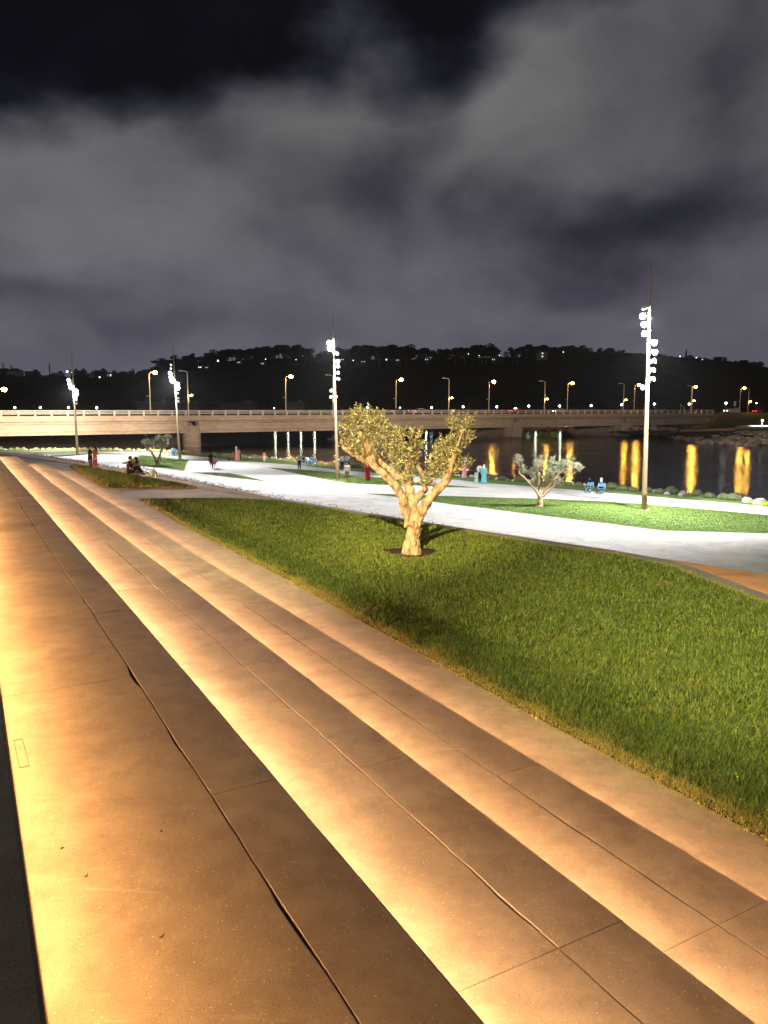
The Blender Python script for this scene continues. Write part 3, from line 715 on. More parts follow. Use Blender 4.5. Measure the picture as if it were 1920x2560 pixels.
# ------------------------------------------------------------------ olive trees
M['bark'] = mat('olive_bark', (.43, .33, .22), .9, col2=(.13, .09, .05), nscale=11, detail=9, bump=1.0, bscale=14, stretch=(1, 1, .35))
M['bark2'] = mat('olive_bark_far', (.46, .30, .2), .9, col2=(.3, .2, .13), nscale=9, bump=.6, bscale=20, stretch=(1, 1, .35))
M['olive'] = mat('olive_leaves', (.2, .2, .1), .5, spec=.3, island=[(.055, .06, .022), (.15, .155, .06), (.29, .29, .14), (.50, .49, .32)])
M['olive2'] = mat('olive_leaves_far', (.2, .2, .1), .6, spec=.3, island=[(.16, .18, .11), (.28, .31, .21), (.42, .45, .32)])
def olive(base_px, k, zb, z, limbs, clusters, label, seed, leaf=(.085, .022), dens=1.0, voxel=.018, mats=('bark', 'olive'), far=1.0):
    bx, by = zb
    base = at(*base_px, z); root = empty('olive_tree', base, label=label, cat='tree')
    rg = random.Random(seed); nr = np.random.default_rng(seed)
    def P(x, y, dep=0): return Vector(((x - bx) * k, dep, (by - y) * k))
    mb = MB(); paths = []
    for li in limbs:
        dep = li[0]; pts = li[1]; n = len(pts); D = []
        for i, (x, y, r) in enumerate(pts):
            D.append((P(x, y, dep * (i / max(1, n - 1)) ** 1.2), r * k))
        # densify
        Q = []; Rr = []
        for (a, ra), (b, rb) in zip(D, D[1:]):
            for t in (0, .33, .66):
                p = a.lerp(b, t) + Vector((rg.gauss(0, 1), rg.gauss(0, 1), rg.gauss(0, 1))) * ra * .10
                Q.append(p); Rr.append((ra + (rb - ra) * t) * rg.uniform(.9, 1.12))
        Q.append(D[-1][0]); Rr.append(D[-1][1])
        mb.tube(Q, Rr, 12, wob=.35); paths.append((Q, Rr))
    if far == 1.0:      # gnarled root flare
        for a in np.linspace(0, 2 * PI, 9)[:-1]:
            a += rg.uniform(-.2, .2); d = Vector((math.cos(a), math.sin(a), 0))
            mb.tube([d * .06 + Vector((0, 0, .62)), d * .10 + Vector((0, 0, .3)), d * .16 + Vector((0, 0, .08)), d * .205 + Vector((0, 0, -.03))], [.05, .065, .06, .04], 7)
        for _ in range(16):   # knots
            Q, Rr = paths[rg.randrange(min(4, len(paths)))]; i = rg.randrange(len(Q)); a = rg.uniform(0, 6.3)
            mb.ball(Q[i] + Vector((math.cos(a), math.sin(a), rg.uniform(-.3, .3))) * Rr[i] * .85, Rr[i] * rg.uniform(.25, .45), 8, 6)
    tr = mb.build('trunk', M[mats[0]], root); fuse(tr, voxel, 2)
    if far == 1.0:
        for v in tr.data.vertices:
            q = v.co; rdg = 1 - abs(noise.noise(Vector((q.x * 14, q.y * 14, q.z * 4)))) * 2.4
            v.co = q + v.normal * (.020 * rdg + .014 * noise.noise(q * 9))
    # twigs with leaves
    LV = []; LF = []; tw = MB()
    for (cx, cy, cr) in clusters:
        C = P(cx, cy); r = cr * k; dep = rg.uniform(-.35, .35) * r
        nt_ = int(dens * 62 * (r / .3) ** 2.2 + 6)
        for _ in range(nt_):
            d = Vector(nr.normal(size=3)).normalized(); rad = r * nr.uniform(.1, 1) ** .5
            s0 = C + Vector((0, dep, 0)) + Vector((d.x * rad * .85, d.y * rad * 1.0, d.z * rad * .9))
            up = (Vector((d.x * .75, d.y * .75, .95)) + Vector(nr.normal(size=3)) * .33).normalized()
            ln = leaf[0] * nr.uniform(1.3, 2.6); e0 = s0 + up * ln
            if noise.noise(s0 * (3.4 / far) + Vector((seed, 0, 0))) < -.16 - .12 * nr.random(): continue
            tw.add([s0 - up * ln * .8, s0 - up * ln * .8 + Vector((.004 * far, 0, 0)), e0], [(0, 1, 2)])
            nl = 9
            for q in range(nl):
                t = q / nl; b = s0.lerp(e0, t); side = Vector(nr.normal(size=3)); side = (side - up * side.dot(up)).normalized()
                a = (up * nr.uniform(.55, 1.4) + side).normalized(); L0 = leaf[0] * nr.uniform(.65, 1.15); w = a.cross(Vector(nr.normal(size=3))).normalized() * leaf[1] / 2
                i0 = len(LV); LV += [tuple(b), tuple(b + a * L0 * .35 + w), tuple(b + a * L0 * .75 + w * .8), tuple(b + a * L0), tuple(b + a * L0 * .75 - w * .8), tuple(b + a * L0 * .35 - w)]
                LF.append(tuple(range(i0, i0 + 6)))
    lm_ = MB(); lm_.v = LV; lm_.f = LF; cr_ = lm_.build('crown', M[mats[1]], root)
    tw.build('twigs', M[mats[0]], root)
    return root
k1 = .217 / F * TREE.y / (cp)
LIMBS1 = [
 (0, [(868, 1795, 100), (880, 1720, 84), (888, 1620, 70), (892, 1520, 66), (890, 1440, 72), (885, 1380, 70)]),
 (-.35, [(860, 1440, 66), (820, 1330, 55), (785, 1220, 50), (755, 1110, 46), (700, 1010, 44), (620, 910, 42), (510, 810, 40), (420, 740, 34), (370, 660, 28)]),
 (-.5, [(430, 740, 30), (400, 640, 30), (365, 540, 28), (325, 460, 26), (300, 385, 24)]),
 (.1, [(420, 745, 30), (330, 700, 30), (250, 660, 24), (170, 615, 22), (95, 560, 20), (65, 510, 17), (58, 470, 12)]),
 (.3, [(885, 1400, 60), (880, 1290, 54), (872, 1180, 50), (850, 1080, 44), (800, 980, 34), (740, 900, 32), (650, 830, 30), (560, 770, 26), (490, 700, 20), (430, 600, 14), (400, 450, 10), (380, 300, 7)]),
 (.35, [(860, 1080, 36), (850, 960, 30), (830, 850, 24), (800, 700, 18), (740, 550, 12), (700, 450, 7)]),
 (.2, [(875, 1180, 40), (930, 1120, 36), (985, 1075, 32), (1040, 1035, 24)]),
 (.5, [(1010, 1050, 26), (1015, 960, 22), (990, 870, 22), (950, 790, 20), (915, 715, 16), (900, 600, 10), (900, 480, 6)]),
 (-.2, [(915, 1440, 60), (945, 1350, 54), (985, 1270, 50), (1050, 1160, 48), (1110, 1080, 46), (1180, 1010, 46), (1240, 950, 42), (1280, 880, 34), (1310, 760, 22), (1340, 620, 16), (1390, 480, 11), (1440, 340, 7)]),
 (.3, [(1250, 930, 24), (1220, 820, 18), (1190, 700, 12), (1180, 620, 8)]),
 (-.3, [(1300, 820, 20), (1380, 790, 14), (1470, 800, 9), (1530, 800, 5)]),
]
CL1 = [(320, 230, 150), (210, 290, 130), (440, 290, 140), (170, 420, 120), (350, 360, 110), (480, 420, 130), (130, 500, 70), (250, 560, 100), (400, 520, 90), (540, 330, 90), (570, 480, 110), (330, 620, 80), (500, 600, 110), (590, 620, 100),
 (680, 420, 80), (730, 440, 80), (850, 470, 95), (920, 400, 60), (700, 560, 110), (820, 590, 110), (680, 680, 90), (790, 700, 100), (880, 680, 80), (760, 800, 90), (850, 820, 80), (700, 760, 60), (800, 900, 75), (830, 980, 45), (940, 560, 50),
 (1350, 290, 90), (1480, 300, 85), (1420, 390, 110), (1330, 400, 90), (1480, 450, 75), (1280, 480, 90), (1380, 520, 100), (1230, 580, 85), (1320, 640, 110), (1190, 660, 90), (1420, 560, 50), (1250, 730, 110), (1130, 740, 85), (1370, 740, 100), (1080, 800, 60), (1170, 830, 80), (1290, 830, 75), (1430, 720, 50), (1000, 960, 55), (1060, 990, 50), (1100, 920, 60), (1130, 880, 50), (1470, 700, 30), (1500, 780, 28)]
olive((1029, 1385), k1, (868, 1780), Z4, LIMBS1, CL1, 'large gnarled olive tree with a thick forked trunk on the near lawn', 1, leaf=(.088, .020), dens=1.15)
P2 = at(1349, 1268, ZP); k2 = .217 / F * P2.y / cp
olive((1349, 1268), k2, (505, 875), ZP, [
 (0, [(505, 880, 38), (506, 830, 30), (508, 770, 32), (512, 730, 30)]), (-.5, [(495, 760, 16), (470, 710, 13), (420, 640, 11), (350, 570, 11), (300, 520, 11), (250, 480, 9), (240, 420, 5)]),
 (.2, [(505, 750, 15), (495, 690, 13), (490, 600, 11), (485, 480, 10), (480, 390, 8)]), (-.2, [(515, 750, 18), (560, 680, 14), (620, 600, 12), (690, 510, 10), (760, 450, 8), (800, 420, 5)]),
 (.4, [(530, 760, 17), (590, 700, 14), (660, 630, 13), (720, 570, 11), (800, 530, 10), (880, 500, 8), (930, 470, 5)]), (.5, [(510, 720, 12), (540, 640, 9), (570, 540, 8), (590, 430, 5)])],
 [(235, 310, 32), (250, 360, 50), (270, 420, 42), (320, 470, 38), (375, 510, 50), (400, 480, 40), (540, 300, 38), (510, 340, 50), (470, 390, 58), (550, 400, 60), (620, 370, 45), (640, 330, 26), (570, 470, 65), (510, 540, 60), (600, 540, 60), (700, 440, 50), (740, 380, 50), (735, 320, 24), (800, 390, 50), (850, 340, 28), (780, 470, 50), (850, 460, 45), (920, 410, 42), (925, 350, 20), (950, 440, 30), (680, 560, 50), (740, 590, 42), (440, 560, 40), (650, 480, 45)],
 'spreading silver green olive tree with several stems near the tall right hand mast', 5, leaf=(.11, .034), dens=.55, voxel=.03, mats=('bark2', 'olive2'), far=1.8)
P3 = at(393, 1161, ZP); k3 = .1929 / F * P3.y / cp
olive((393, 1161), k3, (1100, 420), ZP, [
 (0, [(1100, 425, 24), (1100, 400, 22), (1102, 380, 24)]), (-.3, [(1092, 390, 17), (1065, 320, 14), (1030, 255, 12), (985, 200, 11), (950, 160, 7)]), (.2, [(1110, 390, 18), (1135, 310, 15), (1165, 230, 13), (1190, 160, 10), (1210, 110, 6)])],
 [(985, 90, 28), (975, 125, 40), (945, 150, 34), (1010, 160, 38), (1050, 160, 32), (1090, 120, 30), (1130, 90, 32), (1120, 140, 42), (1180, 110, 48), (1230, 95, 40), (1270, 70, 26), (1170, 170, 48), (1220, 150, 40), (1210, 195, 38), (1150, 205, 40), (1045, 210, 25)],
 'smallest olive tree, two stems, on the bright lawn at the left', 9, leaf=(.16, .05), dens=.35, voxel=.04, mats=('bark2', 'olive2'), far=2.5)

# ------------------------------------------------------------------ tall promenade masts with staggered floodlights
M['mast'] = mat('mast_paint', (.36, .27, .18), .5, noise_amt=.12, nscale=3)
M['housing'] = mat('floodlight_housing', (.22, .21, .19), .5)
M['lens_on'] = mat('floodlight_lens_lit', (1, 1, 1), .3, emit=(.86, .93, 1), es=7)
M['lens_dim'] = mat('floodlight_lens_dim', (1, 1, 1), .3, emit=(.86, .93, 1), es=3)
M['lens_off'] = mat('floodlight_lens_off', (.22, .23, .22), .15)
COOL = (.90, .95, 1.0); BEAM = (1.0, .985, .965)
def mast(bp, tp, heads, r0, label, spots, lens_r=.15):
    base = at(bp[0], bp[1], ZP); top = at(tp[0], tp[1], d=base.y)
    root = empty('light_mast', base, label=label, cat='light mast', group='floodlight masts on the promenade')
    T = top - base; H = T.length
    mb = MB(); n = 14
    mb.tube([T * (i / n) for i in range(n + 1)], [r0 * (1 - (i / n)) ** .72 * .95 + .016 for i in range(n + 1)], 14)
    mb.build('pole', M['mast'], root, smooth=True)
    b = MB(); b.tube([(0, 0, 0), (0, 0, .03)], r0 * 2.1, 20); b.build('base_plate', M['mast'], root)
    P_ = []
    for (hx, hy, st, ax, tilt) in heads:
        w = at(hx, hy, d=base.y) - base
        t = w.z / T.z; c = T * t; off_ = w.x - c.x; sgn = 1 if off_ > 0 else -1
        mag = max(.30, abs(off_)); yy = -.12 if st != 'o' else -.05
        hp = c + Vector((sgn * mag, yy, 0))
        br = MB(); br.tube([c, c.lerp(hp, .55) + Vector((0, 0, -.02)), hp], [.03, .028, .022], 6)
        face = Vector((ax, -.8, tilt)).normalized(); Q = face.to_track_quat('Z', 'Y').to_matrix()
        hb = MB()
        for (z0_, z1_, r_a, r_b) in ((-.16, -.10, .07, .125), (-.10, .06, .125, .165), (.06, .085, .165, .165)):
            hb.tube([hp + Q @ Vector((0, 0, z0_)), hp + Q @ Vector((0, 0, z1_))], [r_a, r_b], 16)
        for q in range(5): hb.box(hp + Q @ Vector((0, -.10 + q * .05, -.17)), (.2, .012, .09), M=Q)
        fl = hb.build('floodlight', M['housing'], root)
        br.build('bracket', M['mast'], fl)
        lb_ = MB(); rr = lens_r if st == 'L' else .14
        if st == 'L': lb_.ball(hp + Q @ Vector((0, 0, .07)), (rr, rr, rr * .55), 14, 8, M=Q)
        else: lb_.tube([hp + Q @ Vector((0, 0, .075)), hp + Q @ Vector((0, 0, .092))], rr, 16)
        lb_.build('lens', M['lens_on' if st == 'L' else 'lens_dim' if st == 'd' else 'lens_off'], fl)
        if st == 'L': P_.append(hp)
    for i, (tx, ty, pw, an) in enumerate(spots):
        hp = P_[i % len(P_)] if P_ else T * .7
        tgt = at(tx, ty, ZP) if ty > 1100 else at(tx, ty, d=190)
        spot('floodlight_beam', base + hp + Vector((0, -1.1, -.25)), tgt, pw, BEAM if ty > 1100 else (1, .87, .72), an, .9, .12, root)
    return root
def hz(l, ox, oy, sc): return [(ox + a * sc, oy + b * sc, st, ax, ti) for a, b, st, ax, ti in l]
mast((1610, 1275), (1627, 652), hz([(205, 890, 'o', -.6, -.2), (175, 1040, 'L', -.6, -.4), (197, 1185, 'L', -.4, -.4), (262, 1340, 'L', -.2, -.4), (345, 1500, 'L', .2, -.4), (378, 1665, 'L', .5, -.4), (370, 1815, 'o', .6, .3), (350, 1975, 'o', .6, .3), (318, 2130, 'o', .7, .3)], 1580, 640, .1447) + [(1611, 969, 'd', -.7, -.3)],
     .16, 'tallest, nearest light mast at the right, bulbs spiralling down its upper half', [(1740, 1236, 18560, 70), (1420, 1212, 13920, 70), (1450, 1295, 26969, 110), (1800, 1285, 26969, 110), (1280, 1235, 16181, 105), (1520, 1060, 420000, 70)], .19)
mast((844, 1200), (832, 783), hz([(218, 710, 'L', -.5, -.4), (270, 850, 'L', -.2, -.4), (330, 960, 'd', .1, -.4), (408, 1135, 'L', .5, -.4), (412, 1260, 'o', .6, .3), (397, 1405, 'o', .6, .2), (378, 1545, 'o', .6, .3), (288, 1820, 'o', -.6, .3), (265, 1965, 'o', -.6, .2)], 800, 780, .1085),
     .16, 'light mast in the middle beside the olive tree, with white floodlights up its shaft', [(900, 1270, 20150, 105), (1000, 1200, 13950, 110), (700, 1205, 21700, 85), (900, 1060, 299000, 66)], .19)
mast((450, 1147), (432, 863), [(430.5, 912, 'd', -.6, -.4), (429, 921, 'd', -.6, -.4), (427, 933, 'L', -.5, -.4), (429, 943, 'L', -.3, -.4), (434, 952, 'L', -.2, -.4), (440, 960, 'L', .1, -.4), (443, 970, 'L', .4, -.4), (446, 985, 'o', .6, -.4), (445, 996, 'o', .6, .3), (443, 1004, 'o', .6, .3)],
     .18, 'light mast behind the small left olive tree, its lit bulbs merging into a white streak', [(430, 1175, 34100, 100), (600, 1190, 31000, 75), (330, 1145, 13950, 110), (400, 1060, 345000, 75)], .3)
mast((194, 1136), (179, 883), [(176, 926, 'o', -.6, .3), (175, 933, 'o', -.6, .3), (174, 951, 'L', -.6, -.4), (176, 960, 'L', -.4, -.4), (181, 968, 'L', -.2, -.4), (187, 976, 'L', .2, -.4), (191, 985, 'L', .4, -.4), (191, 993, 'd', .4, -.4), (190, 999, 'd', .5, -.3), (188, 1009, 'o', .5, .3)],
     .19, 'farthest light mast, near the left edge, standing in front of the bridge', [(190, 1145, 10044, 105), (100, 1134, 4590, 110), (300, 1147, 8370, 105), (130, 1060, 240000, 85)], .33)

# ------------------------------------------------------------------ bridge
B0 = at(0, 1024, d=150); B0.z = 0; B1 = at(1780, 1024, d=272); B1.z = 0
U = (B1 - B0); BL = U.length; U.normalize(); Nn = Vector((-U.y, U.x, 0))
def bpos(s_, w, z): return B0 + U * s_ + Nn * w + Vector((0, 0, z))
def s_at(px, w=0.0):
    k = (px - 960) / F * cp      # X = k * (Y cp) / cp ...
    O = B0 + Nn * w; k = (px - 960) / F
    return (k * O.y * cp - O.x) / (U.x - k * U.y * cp)
DZ = -1.45; BW = 22.0
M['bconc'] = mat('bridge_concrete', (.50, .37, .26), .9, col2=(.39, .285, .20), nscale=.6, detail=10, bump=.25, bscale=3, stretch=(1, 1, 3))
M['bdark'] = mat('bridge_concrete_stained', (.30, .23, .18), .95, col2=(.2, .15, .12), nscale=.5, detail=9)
M['rail'] = mat('bridge_railing_paint', (.60, .53, .44), .6, noise_amt=.15, nscale=1)
M['asphalt'] = mat('bridge_asphalt', (.05, .05, .05), .85, noise_amt=.2, nscale=2)
bridge = empty('road_bridge', bpos(0, 0, 0), label='long concrete girder road bridge crossing the river behind the promenade', cat='bridge')
def ext(mb, prof, s0, s1, n=1):
    """extrude a (w, z) profile along the bridge"""
    A = [bpos(s0, w, z) - B0 for w, z in prof]; Bq = [bpos(s1, w, z) - B0 for w, z in prof]; k = len(prof)
    mb.add(A + Bq, [(i, (i + 1) % k, k + (i + 1) % k, k + i) for i in range(k)] + [tuple(range(k - 1, -1, -1)), tuple(range(k, 2 * k))])
sL, sR = -70.0, s_at(1780)
piersT = [s_at(484), s_at(940), s_at(1295), s_at(1568)]
d_ = MB(); ext(d_, [(0, DZ), (0, -2.55), (.25, -2.55), (.6, -2.75), (BW - .6, -2.75), (BW - .25, -2.55), (BW, -2.55), (BW, DZ)], sL, sR + 14); deck = d_.build('deck', M['bconc'], bridge)
a_ = MB(); ext(a_, [(1.8, DZ), (1.8, DZ + .12), (BW - 1.8, DZ + .12), (BW - 1.8, DZ)], sL, sR + 110); a_.build('roadway', M['asphalt'], bridge)
cuts = [sL] + piersT + [sR]
for i in range(len(cuts) - 1):
    s0, s1 = cuts[i] + (1.2 if i else 0), cuts[i + 1] - (1.2 if i < len(cuts) - 2 else .3)
    for w0 in (.55, 5.6, 10.6, 15.6, 20.2):
        g_ = MB(); ext(g_, [(w0, -2.76), (w0, -3.05), (w0 + .28, -3.22), (w0 + .28, -4.55), (w0, -4.8), (w0, -5.3), (w0 + 1.1, -5.3), (w0 + 1.1, -4.8), (w0 + .82, -4.55), (w0 + .82, -3.22), (w0 + 1.1, -3.05), (w0 + 1.1, -2.76)], s0, s1)
        g_.build('girder', M['bconc'], bridge)
        if w0 == .55:
            for e_s in (s0, s1):
                q = MB(); ext(q, [(.5, -2.77), (.5, -5.28), (1.7, -5.28), (1.7, -2.77)], e_s - (.02 if e_s == s0 else .9), e_s + (.9 if e_s == s0 else .02)); q.build('girder_end_block', M['bconc'], bridge)
for i, sp_ in enumerate(piersT):
    pr_ = MB()
    if i == 0:
        c0 = bpos(sp_, 1.9, 0) - B0
        pr_.tube([c0 + Vector((0, 0, -3.7)), c0 + Vector((0, 0, ZW - .1))], 2.0, 36)
        pier = pr_.build('pier', M['bconc'], bridge)
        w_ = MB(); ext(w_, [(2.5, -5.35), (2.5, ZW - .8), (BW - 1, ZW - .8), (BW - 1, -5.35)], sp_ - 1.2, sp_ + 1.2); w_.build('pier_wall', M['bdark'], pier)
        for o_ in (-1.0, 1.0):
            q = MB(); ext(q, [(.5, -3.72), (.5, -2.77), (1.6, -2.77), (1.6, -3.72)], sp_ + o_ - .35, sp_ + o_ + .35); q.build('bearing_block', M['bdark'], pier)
    else:
        ext(pr_, [(-.1, -3.75 if i == 1 else -3.9), (-.1, -8.0), (3.6, -8.0), (3.6, -3.9)], sp_ - 1.7, sp_ + 1.7)
        pier = pr_.build('pier', M['bconc'], bridge)
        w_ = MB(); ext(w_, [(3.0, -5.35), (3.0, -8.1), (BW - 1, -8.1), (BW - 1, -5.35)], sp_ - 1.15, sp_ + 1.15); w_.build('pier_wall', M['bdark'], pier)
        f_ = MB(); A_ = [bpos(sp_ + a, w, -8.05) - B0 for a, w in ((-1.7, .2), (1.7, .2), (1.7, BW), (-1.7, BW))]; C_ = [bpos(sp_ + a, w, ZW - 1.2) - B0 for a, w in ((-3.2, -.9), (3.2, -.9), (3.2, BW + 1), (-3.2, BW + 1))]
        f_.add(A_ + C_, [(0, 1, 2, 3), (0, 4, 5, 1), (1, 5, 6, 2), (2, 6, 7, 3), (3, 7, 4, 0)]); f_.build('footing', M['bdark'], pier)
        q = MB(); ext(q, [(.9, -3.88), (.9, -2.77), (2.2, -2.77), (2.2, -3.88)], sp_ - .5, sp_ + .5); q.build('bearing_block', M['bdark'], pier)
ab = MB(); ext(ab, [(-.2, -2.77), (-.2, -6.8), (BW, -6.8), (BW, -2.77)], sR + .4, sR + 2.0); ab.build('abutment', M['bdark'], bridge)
for w_, nm_, lb_ in ((.12, 'near', 'near side railing'), (BW - .3, 'far', 'far side railing')):
    rl = MB()
    for z_ in (DZ + 1.12, DZ + .80, DZ + .46):
        hh = .13 if z_ > DZ + 1 else .10
        ext(rl, [(w_, z_ - hh), (w_, z_), (w_ + .14, z_), (w_ + .14, z_ - hh)], sL, sR + 2)
    rail = rl.build('railing', M['rail'], bridge); tag(rail, lb_)
    if w_ < 1:
        pm_ = None; n_ = 0
        s_ = s_at(2); 
        while s_ < sR + 2:
            if pm_ is None:
                q = MB(); ext(q, [(w_ - .05, DZ), (w_ - .05, DZ + 1.04), (w_ + .3, DZ + 1.04), (w_ + .42, DZ)], -.16, .16); q.v = [tuple(Vector(v)) for v in q.v]
                o = q.build('railing_post', M['rail'], rail); pm_ = o
            else:
                o = pm_.copy(); COL.objects.link(o); o.parent = rail
            o.location = U * s_; s_ += 3.05; n_ += 1
            if n_ >= 96: break
M['lamp_post'] = mat('lamp_post_paint', (.66, .60, .50), .5)
M['sodium'] = mat('sodium_lamp_glass', (1, .8, .4), .4, emit=(1, .48, .055), es=130)
M['lampbox'] = mat('lamp_box', (.6, .58, .55), .5)
def street_lamp(s_, w, hz_, kind, label, first=None):
    b = bpos(s_, w, DZ + (.12 if kind == 'A' else 0)); root = empty('street_lamp', b, label=label, cat='street lamp', group='sodium lamps along the bridge'); ang = math.atan2(U.y, U.x)
    H = hz_ - b.z; mb = MB(); X = Vector((1, 0, 0)); sgn = 1 if kind == 'A' else -1
    hook = [(0, 0, 0), (0, 0, H * .5), (0, 0, H - .35), (sgn * .15, 0, H - .1), (sgn * .5, 0, H), (sgn * 1.25, 0, H + .08)]
    mb.tube(hook, [.15, .12, .09, .08, .07, .06], 10); mb.build('pole', M['lamp_post'], root, smooth=True)
    hd = MB(); hd.ball((sgn * 1.45, 0, H + .08), (.48, .2, .13), 12, 7); head = hd.build('lamp_head', M['lampbox'], root)
    if kind == 'A':
        g_ = MB(); g_.ball((sgn * 1.45, -.05, H - .07), (.56, .45, .42), 12, 8); g_.build('lamp_glass', M['sodium'], head)
        bx = MB(); bx.tube([(0, 0, H * .44), (-.45, 0, H * .44)], .03, 6); bx.box((-.6, 0, H * .44 + .02), (.4, .16, .14)); bx.build('sensor_box', M['lampbox'], root)
        point('lamp_light', (sgn * 1.45, 0, H - .55), 2600, (1, .50, .08), .3, root)
    else:
        z_ = H * .46; ar = MB(); ar.tube([(0, 0, z_ - .3), (.3, 0, z_), (.6, 0, z_ + .05)], [.06, .05, .04], 8); ar.ball((.75, 0, z_ + .08), (.28, .16, .1), 10, 6); a2 = ar.build('side_arm', M['lampbox'], root)
        g_ = MB(); g_.ball((.78, -.02, z_ - .02), (.24, .22, .2), 12, 8); g_.build('lamp_glass', M['sodium'], a2)
        point('lamp_light', (.78, -.1, z_ - .45), 900, (1, .50, .06), .2, root)
    return root
where = ['at the far left edge', 'between the two left light masts', 'left of the middle light mast', 'just right of the olive crown top', 'third lit post right of the middle mast', 'left of the pair of posts before the tallest mast', 'just left of the tallest light mast', 'in the doubled pair right of the tallest mast', 'at the end of the bridge near the embankment']
for i, (x, hy) in enumerate(((-3, 977), (376, 935), (715, 945), (990, 953), (1222, 958), (1418, 961.5), (1585, 966), (1727, 971), (1849, 974))):
    s_ = s_at(x, BW - .8); p = bpos(s_, BW - .8, 0); zt = at(x, hy - 4, d=p.y).z
    street_lamp(s_, BW - .8, zt, 'A', 'lit orange lamp across the bridge, ' + where[i])
whereB = ['right of the second light mast', 'right behind the middle light mast', 'right of the olive crown', 'in the open span right of the olive tree', 'left of the tallest mast', 'in the doubled pair right of the tallest mast', 'beside the bridge end and the banner']
for i, (x, ty) in enumerate(((471, 928), (833, 938), (1122, 946), (1361, 953), (1558, 959), (1729, 965), (1870, 970))):
    s_ = s_at(x, .8); p = bpos(s_, .8, 0); zt = at(x, ty, d=p.y).z
    street_lamp(s_, .8, zt, 'B', 'double armed near side lamp post, ' + whereB[i])

# cars crossing the bridge
M['tyre'] = mat('tyre_rubber', (.02, .02, .02), .9)
M['carglass'] = mat('car_glass', (.02, .025, .03), .1, spec=.8)
M['tail'] = mat('tail_light', (.6, .02, .02), .4, emit=(1, .03, .02), es=14)
M['headl'] = mat('head_light', (1, 1, 1), .3, emit=(1, .9, .75), es=25)
M['rim'] = mat('wheel_rim', (.5, .5, .5), .4, metal=.8)
def car(px, w, col, label, name='parked_car', rev=False, taxi=False):
    s_ = s_at(px, w); root = empty('car', bpos(s_, w, DZ + .13), math.atan2(U.y, U.x) + (PI if rev else 0), label, 'car', 'cars on the bridge')
    mt = mat('car_paint', col, .3, spec=.6)
    prof = [(-2.15, .35), (-2.15, .85), (-1.95, .98), (-1.45, 1.02), (-.95, 1.40), (.35, 1.45), (1.05, 1.02), (1.95, .88), (2.15, .65), (2.15, .35), (1.75, .30), (1.6, .55), (1.3, .66), (1.0, .55), (.88, .28), (-.88, .28), (-1.0, .55), (-1.3, .66), (-1.6, .55), (-1.72, .3)]
    mb = MB(); k = len(prof)
    V_ = []
    for y, ins in ((-.86, 0), (.86, 0)):
        for x, z in prof: V_.append((x, y * (.82 if z > 1.2 else .97 if z > .9 else 1), z))
    tri = tessellate_polygon([[Vector((x, z, 0)) for x, z in prof]])
    mb.add(V_, [tuple(t) for t in tri] + [tuple(i + k for i in t[::-1]) for t in tri] + [(i, i + k, (i + 1) % k + k, (i + 1) % k) for i in range(k)])
    bd = mb.build('body', mt, root); bevel(bd, .04, 2)
    g_ = MB()
    for sy in (-1, 1):
        g_.add([(-1.3, sy * .85, 1.04), (.85, sy * .85, 1.04), (.3, sy * .725, 1.37), (-.9, sy * .725, 1.34)], [(0, 1, 2, 3)])
    g_.add([(.98, -.72, 1.07), (.98, .72, 1.07), (.42, .6, 1.42), (.42, -.6, 1.42)], [(0, 1, 2, 3)]); g_.add([(-1.45, -.72, 1.05), (-1.45, .72, 1.05), (-1.02, .6, 1.38), (-1.02, -.6, 1.38)], [(0, 1, 2, 3)])
    g_.build('windows', M['carglass'], root)
    for x in (-1.3, 1.3):
        for y in (-.8, .8):
            t_ = MB(); t_.tube([(x, y - .1, .32), (x, y + .1, .32)], .32, 18); w_ = t_.build('wheel', M['tyre'], root)
            r_ = MB(); r_.tube([(x, y - .105 if y < 0 else y + .09, .32), (x, y - .09 if y < 0 else y + .105, .32)], .19, 14); r_.build('rim', M['rim'], w_)
    for sy in (-.62, .62):
        a = MB(); a.box((2.14, sy, .68), (.06, .3, .14)); a.build('headlight', M['headl'], root)
        a = MB(); a.box((-2.14, sy, .8), (.06, .3, .14)); a.build('tail_light', M['tail'], root)
    if taxi:
        a = MB(); a.box((-.2, 0, 1.5), (.3, .6, .14)); a.build('roof_sign', M['sodium'], root)
    return root
car(1000, 5.0, (.012, .012, .015), 'black saloon on the bridge above the olive crown')
car(1052, 4.4, (.6, .6, .58), 'white car on the bridge following the black saloon')
car(1290, 4.5, (.5, .03, .03), 'red taxi with a glowing roof sign above the middle bridge pier', taxi=True)
car(1398, 9.0, (.6, .6, .6), 'white car on the bridge left of the tallest mast', rev=True)
car(1823, 5.0, (.5, .45, .42), 'pale car with lit headlamps near the right bridge end', rev=True)
def car_at(px, py, d, col, label):
    c = car(px, 5, col, label); c.location = at(px, py, d=d); return c
car_at(1894, 1033, 300, (.45, .01, .01), 'bright red car on the road beyond the bridge end')

